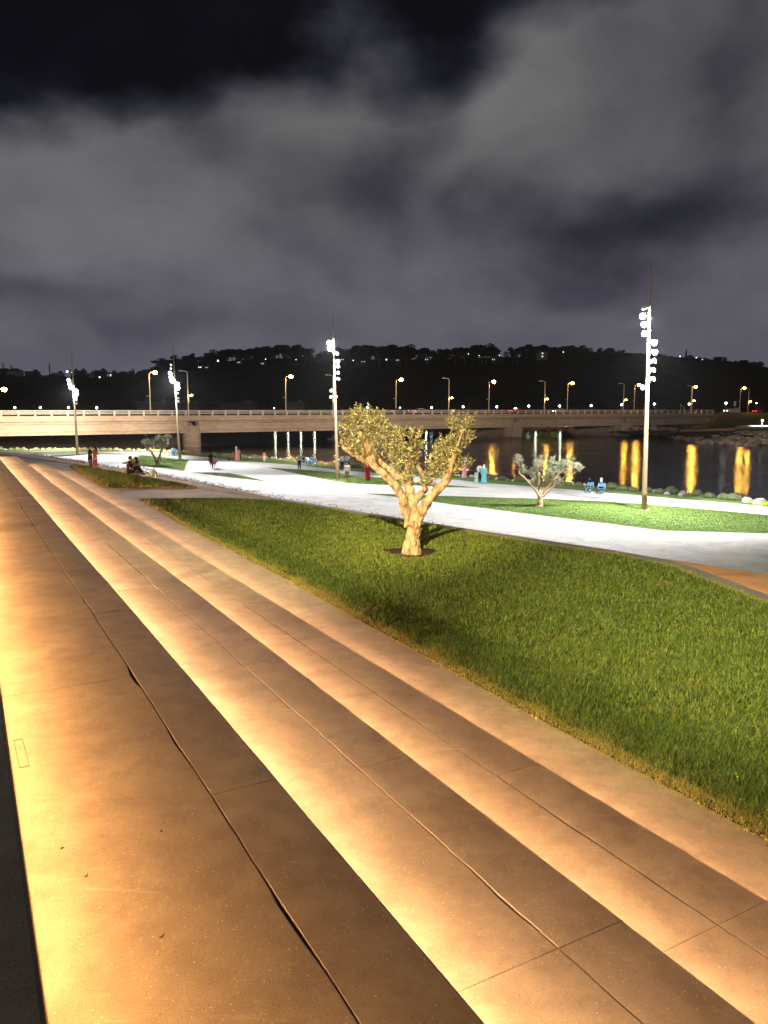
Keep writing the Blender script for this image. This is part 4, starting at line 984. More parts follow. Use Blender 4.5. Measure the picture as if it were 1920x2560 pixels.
# banner barrier and road sign at the bridge end
bn = empty('barrier_panel', bpos(s_at(1840, .3), .3, DZ), math.atan2(U.y, U.x), 'pale hoarding panel with a slanted end at the right end of the bridge', 'barrier')
q = MB(); q.add([(-3.6, 0, .3), (2.2, 0, 0), (2.2, 0, 2.0), (-3.2, 0, 1.1), (-3.6, .15, .3), (2.2, .15, 0), (2.2, .15, 2.0), (-3.2, .15, 1.1)], [(0, 1, 2, 3), (7, 6, 5, 4), (0, 4, 5, 1), (1, 5, 6, 2), (2, 6, 7, 3), (3, 7, 4, 0)]); q.build('panel', M['rail'], bn)
q = MB(); q.box((2.4, .05, 1.1), (.25, .25, 2.2)); q.build('post', M['lampbox'], bn)
sg = empty('road_sign', bpos(s_at(1836, .9), .9, DZ), math.atan2(U.y, U.x) , 'small square road sign with a red border above the hoarding', 'sign')
q = MB(); q.tube([(0, 0, 0), (0, 0, 3.9)], .05, 8); q.build('post', M['lampbox'], sg)
q = MB(); q.box((0, -.08, 3.3), (1.5, .04, 1.8)); pn = q.build('sign_panel', mat('sign_red', (.5, .04, .03), .5), sg)
q = MB(); q.box((0, -.11, 3.3), (1.1, .02, 1.4)); q.build('sign_face', mat('sign_white', (.75, .75, .75), .5), pn)
q = MB(); q.tube([(0, -.13, 3.3), (0, -.125, 3.3)], .3, 16); q.build('sign_mark', mat('sign_dark', (.05, .05, .08), .5), pn)
gn = empty('sign_gantry', bpos(s_at(1706, 3), 3, DZ), math.atan2(U.y, U.x), 'slanted metal frame standing on the road behind the railing', 'frame')
q = MB(); q.tube([(-.9, 0, 0), (-1.0, 0, 3.0), (.9, 0, 1.9), (1.0, 0, 0)], .08, 8); q.build('frame', M['lampbox'], gn)

# ------------------------------------------------------------------ right bank: riprap, path, embankment
WL = [at(x, y, ZW) for x, y in ((1500, 1082), (1590, 1086), (1660, 1091), (1705, 1100), (1740, 1108), (1800, 1113), (1920, 1117), (2060, 1122))]
CR = [at(x, y, -5.7) for x, y in ((1560, 1073), (1640, 1073), (1690, 1074), (1730, 1074.5), (1780, 1073), (1830, 1071), (1920, 1072.5), (2060, 1076))]
TOE = [at(x, y, -5.0) for x, y in ((1600, 1066), (1660, 1066), (1700, 1068), (1745, 1070), (1786, 1067.5), (1835, 1066), (1920, 1064), (2060, 1064))]
mb = MB(); n = len(WL); V_ = []
for a, b, c in zip(WL, CR, TOE):
    V_ += [(a.x, a.y - 3, ZW - 1), tuple(a.lerp(b, .5) + Vector((0, 0, .3))), tuple(b), tuple(c)]
mb.add(V_, [(q * 4 + j, q * 4 + 4 + j, q * 4 + 5 + j, q * 4 + 1 + j) for q in range(n - 1) for j in range(3)])
tag(mb.build('river_bank', M['bank']), kind='structure')
mb = MB(); rg = random.Random(4)
Wd, Cd = resample(WL, .8), resample(CR, .8)
for i in range(1500):
    t = rg.random(); u = rg.random() ** .8; a = Wd[int(t * (len(Wd) - 1))].lerp(Cd[int(t * (len(Cd) - 1))], u); s_ = rg.uniform(.35, .95)
    add_rock(mb, (a.x + rg.gauss(0, .3), a.y, a.z + .1), (s_ * 1.3, s_, s_ * .75), rg)
tag(mb.build('riprap', M['rock']), 'tumbled boulder bank below the grass slope at the right', 'rocks', kind='stuff')
RD0, RD1 = bpos(sR - 2, -.4, DZ), bpos(sR + 120, -.4, DZ)
em = MB(); TD = [at(1752, 1071, -5.2) + Vector((2, 6, 0)), at(1765, 1070, -5.2) + Vector((1, 3, 0)), TOE[4], TOE[5], TOE[6], TOE[7] + Vector((30, 0, 0))]
tops = [bpos(sR + 1.2, 2.5, -4.6), bpos(sR + 1.6, .4, DZ - 1.6), bpos(sR + 3, -.3, DZ - .1), bpos(sR + 14, -.3, DZ - .1), bpos(sR + 45, -.3, DZ - .1), bpos(sR + 110, -.3, DZ - .1)]
V_ = []; F_ = []; n = 40
for i in range(n + 1):
    t = i / n * 5; j = min(4, int(t)); f = t - j; a = TD[j].lerp(TD[j + 1], f); b = tops[j].lerp(tops[j + 1], f)
    for q in range(13):
        p = a.lerp(b, q / 12); p.z += .5 * noise.noise(p * .15) * math.sin(PI * q / 12); V_.append(tuple(p))
for i in range(n):
    for q in range(12): F_.append((i * 13 + q, i * 13 + 13 + q, i * 13 + 14 + q, i * 13 + 1 + q))
em.add(V_, F_); tag(em.build('embankment', M['bankgrass'], smooth=True), kind='structure')
rt = MB(); P4 = [bpos(sR + 2, -.4, DZ - .1), bpos(sR + 120, -.4, DZ - .1), bpos(sR + 120, BW + 2, DZ - .1), bpos(sR + 2, BW + 2, DZ - .1)]; rt.prism([(p.x, p.y) for p in P4], -6.5, DZ - .12)
tag(rt.build('approach_road', M['bank']), kind='structure')
pw = MB(); pl = [at(x, y, -5.2).xy for x, y in ((1868, 1068), (1895, 1062.5), (1990, 1062), (1990, 1070), (1920, 1071), (1880, 1071))]; pw.prism([tuple(p) for p in pl], -5.5, -4.85); tag(pw.build('river_path', M['paving']), kind='structure')
pth = MB(); pl = [at(x, y, -5.4).xy for x, y in ((1700, 1074.5), (1745, 1071), (1868, 1069), (1868, 1071), (1750, 1073))]; pth.prism([tuple(p) for p in pl], -6, -5.3); tag(pth.build('river_path', M['floor']), kind='structure')
fl_ = at(1905, 1064, d=222)
rt_ = empty('park_lamp', fl_ + Vector((0, 0, -.7)), label='low white park lamp lighting the path at the right bank', cat='lamp'); q = MB(); q.tube([(0, 0, 0), (0, 0, 2.0)], .06, 8); q.build('post', M['lampbox'], rt_); q = MB(); q.ball((0, 0, 2.1), .22, 12, 8); q.build('lamp_globe', M['lens_dim'], rt_)
RIGHT_LAMP = rt_
for i in range(10):
    x = 1842 + i * 8.5; k = i % 4; o = protos[k].copy(); COL.objects.link(o); o.data = protos[k].data; o.location = at(x, 1073, -5.3); s_ = 1.3 + .3 * (i % 3 == 0); o.scale = (s_, s_, s_); tag(o, 'dark round bush in the row along the right bank path', 'shrub', 'bushes on the right bank path')


# ------------------------------------------------------------------ hill, far bank, woodland
def interp(tab, x):
    if x <= tab[0][0]: return tab[0][1]
    for (a, b), (c, d) in zip(tab, tab[1:]):
        if x <= c: return b + (d - b) * (x - a) / (c - a)
    return tab[-1][1]
GROUNDY = [(-300, 948), (0, 940), (100, 941), (200, 943), (300, 948), (345, 938), (385, 920), (430, 910), (500, 905), (600, 900), (700, 895), (800, 899), (850, 904), (930, 899), (1100, 896), (1200, 892), (1270, 898), (1300, 892), (1400, 886), (1450, 880), (1550, 882), (1650, 892), (1750, 897), (1850, 908), (1920, 921), (2200, 945)]
TOPY = [(0, 930), (330, 935), (382, 916), (404, 896), (451, 887), (497, 884), (544, 872), (600, 872), (640, 867), (690, 862), (745, 864), (800, 876), (855, 868), (926, 864), (955, 860), (1020, 858), (1100, 870), (1226, 858), (1261, 884), (1284, 868), (1377, 853), (1423, 868), (1504, 866), (1560, 868), (1620, 879), (1735, 886), (1805, 890), (1875, 896), (1920, 908)]
DH = 430.0
M['hill'] = mat('wooded_hillside', (.006, .007, .0055), .95, noise_amt=.6, nscale=.15, bump=1, bscale=.6)
hm = MB(); NX, NY = 170, 34
def hill_z(px, t):
    """t 0 at the shore, 1 at the crest"""
    top = at(px, interp(GROUNDY, px), d=DH).z; base = -6.3
    f = max(0, (t - .28) / .72); return base + (top - base) * (f ** .75)
for i in range(NX + 1):
    px = -420 + 2760 * i / NX; dirx = (px - 960) / F
    for j in range(NY + 1):
        if j <= 26:
            t = j / 26; d = 335 + (DH - 335) * t; z = hill_z(px, t) if j else ZW - .6
            if j > 6: z += 2.2 * noise.noise(Vector((dirx * d * .09, d * .09, 0))) * (1 - t) ** .3 + 1.0 * noise.noise(Vector((dirx * d * .25, d * .25, 5)))
        else:
            t = (j - 26) / 8; d = DH + 260 * t; z = hill_z(px, 1) - 4 * t - 30 * t * t
        hm.v.append((dirx * d, d, z))
for i in range(NX):
    for j in range(NY): hm.f.append((i * (NY + 1) + j, (i + 1) * (NY + 1) + j, (i + 1) * (NY + 1) + j + 1, i * (NY + 1) + j + 1))
tag(hm.build('hill', M['hill'], smooth=True), kind='structure')
M['farleaf'] = mat('distant_foliage', (.03, .04, .02), .9, island=[(.006, .008, .005), (.014, .018, .01), (.028, .034, .02)])
M['fartrunk'] = mat('distant_trunk', (.05, .04, .03), .9)
def crown_tree(kind, seed, n=2300):
    """unit tree: height 1"""
    rg_ = random.Random(seed); nr = np.random.default_rng(seed); tk = MB(); lf = MB(); C = []
    if kind == 'umbrella':
        tk.tube([(0, 0, -.1), (.02, 0, .3), (-.01, 0, .6)], [.03, .022, .016], 6)
        for i in range(9):
            a = rg_.uniform(0, 6.3); r = rg_.uniform(.12, .40); c = Vector((math.cos(a) * r, math.sin(a) * r * .7, rg_.uniform(.62, .86))); C.append((c, Vector((rg_.uniform(.12, .2), .14, rg_.uniform(.07, .12)))))
            tk.tube([(0, 0, .4), c * .6 + Vector((0, 0, .22)), c], [.014, .01, .006], 5)
    elif kind == 'slim':
        tk.tube([(0, 0, -.1), (.01, 0, .5), (0, 0, .9)], [.025, .018, .006], 6)
        for i in range(9):
            z = .28 + .68 * i / 9; c = Vector((rg_.uniform(-.12, .12), rg_.uniform(-.1, .1), z)); C.append((c, Vector((rg_.uniform(.10, .17), .13, .09)))); tk.tube([(0, 0, z - .15), c], [.01, .005], 4)
    elif kind == 'cypress':
        tk.tube([(0, 0, -.1), (0, 0, .9)], [.02, .005], 6)
        for i in range(8): z = .1 + .85 * i / 8; C.append((Vector((0, 0, z)), Vector((.12 * (1 - i / 9), .12 * (1 - i / 9), .1))))
    else:
        tk.tube([(0, 0, -.1), (0, 0, .5)], [.03, .02], 6)
        for i in range(12):
            a = rg_.uniform(0, 6.3); r = rg_.uniform(.0, .36); c = Vector((math.cos(a) * r, math.sin(a) * r, rg_.uniform(.3, .82) - r * .3)); C.append((c, Vector((rg_.uniform(.13, .22), .17, rg_.uniform(.10, .17))))); tk.tube([(0, 0, .25), c], [.012, .006], 4)
    for q in range(n):
        c, r = C[rg_.randrange(len(C))]; d = Vector(nr.normal(size=3)).normalized() * nr.uniform(.3, 1.05) ** .6
        p = c + Vector((d.x * r.x, d.y * r.y, d.z * r.z)); a = Vector(nr.normal(size=3)).normalized() * nr.uniform(.018, .042); b = a.cross(Vector(nr.normal(size=3))).normalized() * a.length * .6
        lf.add([p - a, p + b, p + a, p - b], [(0, 1, 2, 3)])
    return tk, lf
TP = []
for kd, sd in (('umbrella', 1), ('umbrella', 2), ('round', 3), ('round', 4), ('slim', 5), ('slim', 6), ('umbrella', 8), ('cypress', 7)):
    tk, lf = crown_tree(kd, sd); a = tk.build('trunk', M['fartrunk']); b = lf.build('crown', M['farleaf']); TP.append([kd, a, b, False])
def far_tree(k, loc, h, rz, label, group, wide=1.0):
    kd, a, b, us = TP[k]; root = empty('hill_tree' if 'hill' in group else 'park_tree', loc, rz, label, 'tree', group); root.scale = (h * wide, h * wide, h)
    if us: a, b = a.copy(), b.copy(); COL.objects.link(a); COL.objects.link(b)
    else: TP[k][3] = True
    a.parent = root; b.parent = root; return root
rg = random.Random(12); x = 352
LBL = {'umbrella': 'dark spreading tree silhouetted on the crest of the hill', 'round': 'dark rounded tree silhouetted on the crest of the hill', 'slim': 'dark upright tree silhouetted on the crest of the hill'}
GRP = {'umbrella': 'spreading trees on the hill crest', 'round': 'rounded trees on the hill crest', 'slim': 'upright trees on the hill crest'}
while x < 1935:
    top = interp(TOPY, x) + rg.uniform(-6, 10); d = DH + rg.uniform(-14, 6); gz = at(x, interp(GROUNDY, x), d=d).z - 2.5
    h = at(x, top, d=d).z - gz
    if 770 < x < 805 or 1240 < x < 1272: h *= .6
    if x > 1440: h = max(3.2, h * rg.uniform(.55, 1.05))
    k = rg.choice([0, 2, 3, 3, 4, 6, 2, 1]) if x < 1000 else rg.choice([2, 3, 3, 5, 6, 2])
    if x in (0,): k = 4
    p = at(x, 1000, d=d); far_tree(k, (p.x, p.y, gz), max(h, 3), rg.uniform(0, 6), LBL[TP[k][0]], GRP[TP[k][0]], rg.uniform(1.1, 1.8)); x += rg.uniform(8, 14)
for x, y0 in ((898, 862), (918, 861)):
    d = DH - 15; gz = at(x, 900, d=d).z - 3; p = at(x, 900, d=d); far_tree(4 + (x > 900), (p.x, p.y, gz), at(x, y0, d=d).z - gz, x, 'one of two tall upright trees standing together left of the long crest wood', 'pair of upright hill trees', 1.1)
d = DH - 10; p = at(1715, 892, d=d); far_tree(7, (p.x, p.y, p.z - 2), at(1715, 872, d=d).z - p.z + 2, 0, 'thin pointed cypress rising from the hill crest at the right', 'cypress on the hill', 1.0)
# lower trees in front of the left hillside and along the park at the foot of the hill
for i in range(26):
    x = -20 + i * 15 + rg.uniform(-6, 6); d = 420 + rg.uniform(-20, 0); y = rg.uniform(945, 962); p = at(x, y, d=d); far_tree(rg.choice([2, 3, 0, 5]), (p.x, p.y, p.z - 2.5), rg.uniform(4, 6.5), rg.uniform(0, 6), 'dark bushy tree on the hillside below the far houses', 'trees on the hillside below the houses', 1.3)
LAMPX = [(37, 1019), (101, 1019), (171, 1019), (242, 1019), (685, 1020.5), (918, 1019), (1000, 1019), (1079, 1019), (1158, 1017), (1242, 1017), (1322, 1015), (1399, 1015), (1478, 1014), (1554, 1012), (1636, 1010), (1723, 1010), (1815, 1008), (1891, 1008)]
for i in range(46):
    x = 20 + i * 41.5 + rg.uniform(-14, 14); d = rg.uniform(346, 372); p = at(x, 1020, d=d)
    far_tree(rg.choice([0, 1, 2, 3, 6]), (p.x, p.y, -6.6), rg.uniform(7, 13.5), rg.uniform(0, 6), 'shadowy park tree at the foot of the hill behind the bridge', 'trees along the far river park', 1.15)
M['globe'] = mat('park_lamp_globe', (1, 1, 1), .3, emit=(.88, .96, 1), es=9)
M['globe_y'] = mat('path_lamp_globe', (1, 1, 1), .3, emit=(.95, 1, .72), es=60)
def down_light(parent, loc, power, col_, ang=140):
    l = bpy.data.lights.new('lamp_light', 'SPOT'); l.energy = power; l.color = col_; l.spot_size = R(ang); l.spot_blend = .5; l.shadow_soft_size = .3
    o = bpy.data.objects.new('lamp_light', l); COL.objects.link(o); o.parent = parent; o.location = loc; return o
def park_lamp(x, y, d, label, group, r=.42, power=2600, mt='globe', cl=(.88, .96, 1)):
    p = at(x, y, d=d); root = empty('park_lamp', (p.x, p.y, -7.2), 0, label, 'lamp', group); h = p.z + 7.2
    q = MB(); q.tube([(0, 0, 0), (0, 0, h - r * .5)], [.09, .05], 8); q.build('post', M['fartrunk'], root)
    q = MB(); q.ball((0, 0, h), r, 14, 9); q.ball((0, 0, h + r * .9), (r * .5, r * .5, r * .12), 10, 5); q.build('lamp_globe', M[mt], root)
    if power: down_light(root, (0, -r - .25, h + .1), power, cl)
for i, (x, y) in enumerate(LAMPX):
    sm = x in (685, 1000, 1891); park_lamp(x, y, 340, 'white glowing globe lamp showing just above the bridge railing', 'white park lamps beyond the bridge', .22 if sm else .45, 500 if sm else 1500)
for i, (x, z_) in enumerate(((688, -4.6), (720, -4.6), (752, -4.6), (786, -4.6), (1066, -4.3), (1215, -4.4), (1340, -4.6), (1402, -4.6))):
    d = 322; p = at(x, 1050, d=d); park_lamp(x, 1022 - 0 + (-z_) / d * F, d, 'yellowish white lamp on the far river path mirrored in the water', 'lamps of the far river path', .3, 900, 'globe_y', (.95, 1, .75))
for x, y, lb_ in ((141, 1091, 'left of two small lamps glowing under the left bridge span'), (176, 1091, 'right and brighter of two small lamps under the left bridge span')): park_lamp(x, y, 250, lb_, None, .2, 0)

down_light(RIGHT_LAMP, (0, -.4, 2.6), 16000, (.95, 1, .85), 150)
# lit boat house seen under the right hand span, and rocky far shore
bh = empty('shore_building', at(1352, 1066, d=330) * 1.0, label='long low lit yellowish building seen under the bridge right of the middle pier', cat='building'); bh.location.z = -7.4
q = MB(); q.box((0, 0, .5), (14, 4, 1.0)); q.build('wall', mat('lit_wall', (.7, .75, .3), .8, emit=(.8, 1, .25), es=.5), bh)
q = MB(); q.box((0, 0, 1.12), (15, 5, .2)); q.build('roof', M['bdark'], bh)
for k in range(14):
    q = MB(); q.box((-6.5 + k, -2.25, .45), (.12, .1, .9)); q.build('fence_post', M['fartrunk'], bh)
mb = MB()
for i in range(420):
    px = rg.uniform(1255, 1790); p = at(px, 1080, d=rg.uniform(300, 331) if px < 1420 else rg.uniform(285, 331)); s_ = rg.uniform(.5, 1.3); add_rock(mb, (p.x, p.y, ZW + .2 + max(0, p.y - 300) * .02), (s_ * 1.4, s_, s_ * .7), rg)
tag(mb.build('far_rocks', M['rock']), 'dim rocks of the far shore seen under the bridge', 'rocks', kind='stuff')

# houses on the left ridge and among the crest trees
M['wall_w'] = mat('house_wall', (.15, .15, .16), .9, noise_amt=.2, nscale=.5)
M['wall_g'] = mat('grey_house_wall', (.045, .045, .05), .9, noise_amt=.2, nscale=.5)
M['roofd'] = mat('house_roof', (.05, .045, .045), .9)
M['win_lit'] = mat('lit_window', (1, 1, 1), .5, emit=(.85, .95, 1), es=.8)
M['win_hot'] = mat('bright_window', (1, 1, 1), .5, emit=(.85, .95, 1), es=2.5)
M['win_dark'] = mat('dark_window', (.02, .02, .025), .2)
def house(px, py, w, h, d, label, wall='wall_w', gable=False, lit=(), hot=False, cols=3, rows=2, rz=0):
    p = at(px, py, d=d); root = empty('hill_house', p, rz, label, 'house'); W = w / F * d; H = h / F * d; D = W * .7
    q = MB(); q.box((0, 0, H / 2 - 1.5), (W, D, H + 3)); q.build('wall', M[wall], root)
    q = MB()
    if gable: q.add([(-W * .55, -D * .55, H), (W * .55, -D * .55, H), (W * .55, D * .55, H), (-W * .55, D * .55, H), (-W * .18, 0, H + W * .22), (W * .18, 0, H + W * .22)], [(0, 1, 5, 4), (1, 2, 5), (2, 3, 4, 5), (3, 0, 4), (0, 3, 2, 1)])
    else: q.box((0, 0, H + .12), (W * 1.03, D * 1.03, .3)); q.box((W * .25, 0, H + .8), (W * .28, D * .4, 1.1))
    q.build('roof', M['roofd'], root)
    for r in range(rows):
        for c in range(cols):
            q = MB(); x = (c + .5 - cols / 2) * W / cols; z = (r + .55) * H / rows; q.box((x, -D / 2 - .03, z), (W / cols * .45, .08, H / rows * .42))
            wn = q.build('window', M['win_hot'] if (r, c) in lit and hot else M['win_lit'] if (r, c) in lit else M['win_dark'], root)
    return root
house(12, 941, 40, 11, 445, 'pale flat house at the left edge of the ridge', gable=True, cols=4)
house(40, 941, 30, 13, 440, 'white house with a dark hipped roof on the left ridge', gable=True, cols=3)
house(82, 943, 30, 13, 442, 'low grey flat roofed house right of the hipped one', 'wall_g', cols=3)
house(145, 942, 26, 8, 450, 'low pale wall of a house left of the farthest mast', cols=4, rows=1)
house(187, 944, 16, 16, 440, 'pale narrow house just right of the farthest mast', cols=2, lit=((1, 0),))
house(204, 946, 22, 18, 436, 'dark boxy house right of the farthest mast', 'wall_g', cols=3, lit=((0, 2),))
house(227, 949, 23, 14, 434, 'pale blue grey house with two rows of windows', cols=4, rows=2)
house(253, 951, 26, 23, 432, 'tall dark house with one brilliant white window', 'wall_g', cols=3, rows=2, lit=((0, 1),), hot=True)
house(280, 946, 26, 13, 438, 'dark house with a wide glowing upper window band', 'wall_g', cols=3, rows=1, lit=((0, 1), (0, 0)))
house(310, 948, 36, 11, 442, 'low roofed house at the right end of the ridge row', 'wall_g', gable=True, cols=4, rows=1)
house(330, 944, 12, 15, 430, 'narrow dark block left of the wooded crest', 'wall_g', cols=1)
house(1354, 896, 26, 15, 425, 'white villa glowing between two dark tree crowns on the crest', cols=3, rows=2, lit=((1, 1), (0, 1)), gable=True)
house(1420, 893, 40, 22, 440, 'long flat roofed house on the highest part of the crest', 'wall_g', cols=5, rows=2, lit=((0, 0),), hot=True)
house(905, 908, 32, 6, 421, 'long bright lit house front between the pair of upright trees', 'wall_g', cols=5, rows=1, lit=((0, 1), (0, 2), (0, 3)))
for x, y, lb_ in ((503, 921, 'brightly lit house front at the left end of the crest wood'), (520, 922, 'small lit house right of the brightest left crest one'), (600, 909, 'small lit house behind dark crest trees left of centre'), (659, 912, 'lit house glimpsed between crest trunks left of the middle mast'), (858, 902, 'little lit house just right of the middle mast top'), (995, 903, 'lit house under the long crest wood above the bridge'), (1068, 902, 'tiny warm lit house under the centre of the crest wood'), (1235, 902, 'faint lit house at the right end of the long crest wood')):
    house(x, y, 13, 5, 420, lb_, 'wall_g', cols=3, rows=1, lit=((0, 0), (0, 1)), hot=(x in (503, 995)))
LB2 = {545: 'brilliant white lamp in the left crest trees', 664: 'small white lamp in the crest trees left of the middle mast', 740: 'faint lamp among crest trees close left of the middle mast', 883: 'white lamp between crest trees right of the middle mast', 966: 'bluish lamp left of the long crest wood', 1171: 'tiny lamp high in the long crest wood', 1198: 'second tiny lamp right in the long crest wood', 1249: 'tiny lamp at the dip in the crest', 1408: 'white lamp below the highest flat roof', 1700: 'yellowish lamp left of the thin cypress', 1741: 'white lamp right of the thin cypress', 1756: 'tiny white lamp farthest right on the crest', 168: 'greenish white floodlight on the ridge beside the farthest mast'}
for (x, y, r) in ((545, 902, .75), (664, 898, .4), (740, 899, .35), (883, 901, .4), (966, 899, .55), (1171, 885, .35), (1198, 889, .3), (1249, 889, .3), (1408, 880, .4), (1700, 891, .55), (1741, 894, .42), (1756, 899, .3), (168, 929, .9)):
    p = at(x, y, d=412); r *= .62; root = empty('hill_lamp', (p.x, p.y, p.z - 5), 0, LB2[x], 'lamp'); q = MB(); q.tube([(0, 0, 0), (0, 0, 5)], .08, 6); q.build('post', M['fartrunk'], root); q = MB(); q.ball((0, 0, 5), r, 12, 8); q.build('lamp_globe', M['lens_dim'], root)
    if r > .6: point('lamp_light', (0, -1.5, 5), 2500, COOL, .3, root)
for i, (x, y0, y1) in enumerate(((125, 941, 908), (9, 938, 905), (29, 935, 912))):
    a = at(x, y0, d=440); b = at(x, y1, d=440); q = MB(); q.tube([(0, 0, 0), (0, 0, b.z - a.z)], [.35, .15], 6); [q.tube([(-.9, 0, z), (.9, 0, z)], .1, 5) for z in np.linspace((b.z - a.z) * .5, (b.z - a.z) * .9, 4)]
    tag(q.build('aerial_mast', M['fartrunk'], loc=a), ('thick dark aerial mast on the left ridge', 'thin aerial at the far left of the ridge', 'short aerial above the hipped roof')[i], 'aerial')
# long low sheds at the foot of the hill behind the left half of the bridge
for i, (x, y, w, h) in enumerate(((360, 1018, 30, 12), (400, 1018, 40, 12), (470, 1018, 70, 10), (600, 1018, 80, 9), (740, 1016, 40, 9))):
    house(x, y, w, h, 338, ('small grey shed behind the bridge, leftmost of the low row', 'grey shed second in the low row behind the bridge', 'long pale walled shed beyond the second mast', 'longest low shed at the foot of the hill', 'low shed right of the lit lamp post, hill foot')[i], 'wall_g', cols=6, rows=1)


# ------------------------------------------------------------------ people
MC = {}
def cmat(c, rough=.85):
    if c not in MC: MC[c] = mat('cloth_' + str(len(MC)), c, rough, noise_amt=.15, nscale=12)
    return MC[c]
SK = mat('skin', (.42, .24, .16), .55, noise_amt=.08, nscale=20)
BLK, DKHAIR = (.014, .013, .014), mat('dark_hair', (.015, .012, .01), .7)
def person(px, py, zg, H, rz, label, top=BLK, legs=BLK, pose='stand', robe=None, hijab=None, arms='down', bare=True, group=None, depth=None, sleeve=.55, shoes=(.1, .1, .1)):
    p = at(px, py, zg) if depth is None else at(px, py, d=depth)
    loc = Vector((p.x, p.y, zg)); root = empty('person', loc, rz, label, 'person', group); k = H / 1.75; V = Vector
    sit = pose in ('chair', 'floor'); zh = {'stand': .93, 'walk': .92, 'chair': .47, 'floor': .12}[pose]; dz = zh - .93; lean = {'chair': .05, 'floor': .06}.get(pose, 0)
    sh = 1.43 + dz
    hip = [V((s_ * .095, 0, zh)) for s_ in (-1, 1)]
    if pose == 'stand': kn = [V((-.10, .02, .50)), V((.10, .03, .50))]; an = [V((-.11, -.01, .08)), V((.12, -.01, .08))]
    elif pose == 'walk': kn = [V((-.09, .14, .52)), V((.09, -.02, .49))]; an = [V((-.09, .22, .09)), V((.09, -.28, .14))]
    elif pose == 'chair': kn = [V((-.12, .44, .50)), V((.12, .44, .50))]; an = [V((-.13, .46, .08)), V((.13, .50, .08))]
    else: kn = [V((-.14, .42, .40)), V((.12, .40, .36))]; an = [V((-.16, .66, .07)), V((.14, .62, .07))]
    shl = [V((s_ * .185, lean, sh)) for s_ in (-1, 1)]
    A = {'down': ([V((-.25, -.02, sh - .30)), V((-.25, .06, sh - .56))], [V((.25, -.02, sh - .30)), V((.25, .06, sh - .56))]),
         'phone': ([V((-.24, .06, sh - .27)), V((-.10, .28, sh - .12))], [V((.24, .06, sh - .27)), V((.10, .28, sh - .12))]),
         'hips': ([V((-.36, -.12, sh - .22)), V((-.22, .02, sh - .42))], [V((.36, -.12, sh - .22)), V((.22, .04, sh - .42))]),
         'lap': ([V((-.25, .04, sh - .28)), V((-.13, .30, sh - .38))], [V((.25, .04, sh - .28)), V((.13, .30, sh - .38))]),
         'one': ([V((-.25, -.02, sh - .30)), V((-.25, .06, sh - .56))], [V((.24, .08, sh - .25)), V((.14, .28, sh - .05))]),
         'back': ([V((-.27, -.12, sh - .26)), V((-.29, -.26, sh - .50))], [V((.25, .04, sh - .28)), V((.13, .30, sh - .38))])}[arms]
    hc = V((0, lean * 1.3 + .015, sh + .195))
    b = MB()
    b.tube([V((0, 0, zh - .04)), V((0, .005, zh + .12)), V((0, lean * .5 + .01, zh + .26)), V((0, lean + .01, sh - .06)), V((0, lean, sh + .02))], [.14, .135, .125, .15, .08], 14, ell=.72)
    b.tube([V((-.17, lean, sh - .02)), V((0, lean, sh + .01)), V((.17, lean, sh - .02))], [.06, .075, .06], 10)
    b.tube([V((0, lean, sh)), V((0, lean + .01, sh + .11))], [.058, .052], 10)
    b.ball(hc, (.076, .094, .115), 14, 10); b.ball(hc + V((0, .085, -.015)), (.014, .022, .022), 8, 6); b.ball(hc + V((0, .05, -.075)), (.045, .04, .035), 8, 6)
    for s_ in (-1, 1): b.ball(hc + V((s_ * .078, 0, 0)), (.012, .022, .032), 8, 6)
    for i in (0, 1):
        b.tube([hip[i], hip[i].lerp(kn[i], .5), kn[i], kn[i].lerp(an[i], .35), an[i]], [.088, .074, .054, .052, .036], 10)
        b.tube([an[i] + V((0, -.05, -.03)), an[i] + V((0, .08, -.045)), an[i] + V((0, .17, -.06))], [.034, .036, .024], 8)
        b.tube([shl[i], shl[i].lerp(A[i][0], .5), A[i][0], A[i][0].lerp(A[i][1], .4), A[i][1]], [.052, .047, .038, .037, .026], 9)
    body = b.build('body', SK, root); fuse(body, .017, 2)
    hd = MB()      # hands: palm, four fingers, thumb
    for i, s_ in ((0, -1), (1, 1)):
        w = A[i][1]; d = (A[i][1] - A[i][0]).normalized(); sd = d.cross(V((0, 1, .2))).normalized() * s_; nn = d.cross(sd).normalized()
        hd.tube([w - d * .01, w + d * .05, w + d * .09], [.024, .036, .034], 8, ell=.6)
        for f in range(4):
            o = w + d * .085 + sd * (f - 1.5) * .018; ln = (.062, .074, .07, .055)[f]; hd.tube([o, o + d * ln * .5 + nn * .006, o + d * ln * .85 + nn * .022], [.0095, .009, .007], 6)
        o = w + d * .03 - sd * .028; hd.tube([o, o + d * .03 - sd * .022 + nn * .008, o + d * .055 - sd * .026 + nn * .018], [.012, .010, .008], 6)
    hd.build('hands', SK, body)
    ey = MB()
    for s_ in (-1, 1): ey.ball(hc + V((s_ * .03, .084, .012)), (.012, .009, .008), 8, 6)
    ey.build('eyes', DKHAIR, body)
    if hijab is None:
        h = MB(); h.ball(hc + V((0, -.018, .03)), (.086, .096, .105), 14, 9)
        if bare == 'long': h.tube([hc + V((0, -.06, .03)), hc + V((0, -.10, -.12)), hc + V((0, -.10, -.30))], [.085, .08, .04], 10)
        h.build('hair', DKHAIR, root)
    else:
        h = MB(); h.ball(hc + V((0, -.022, .015)), (.098, .106, .128), 14, 10); h.tube([hc + V((0, -.02, -.06)), V((0, lean, sh + .03)), V((0, lean + .01, sh - .14))], [.085, .12, .19], 14, ell=.75)
        fuse(h.build('headscarf', cmat(hijab), root), .02, 1)
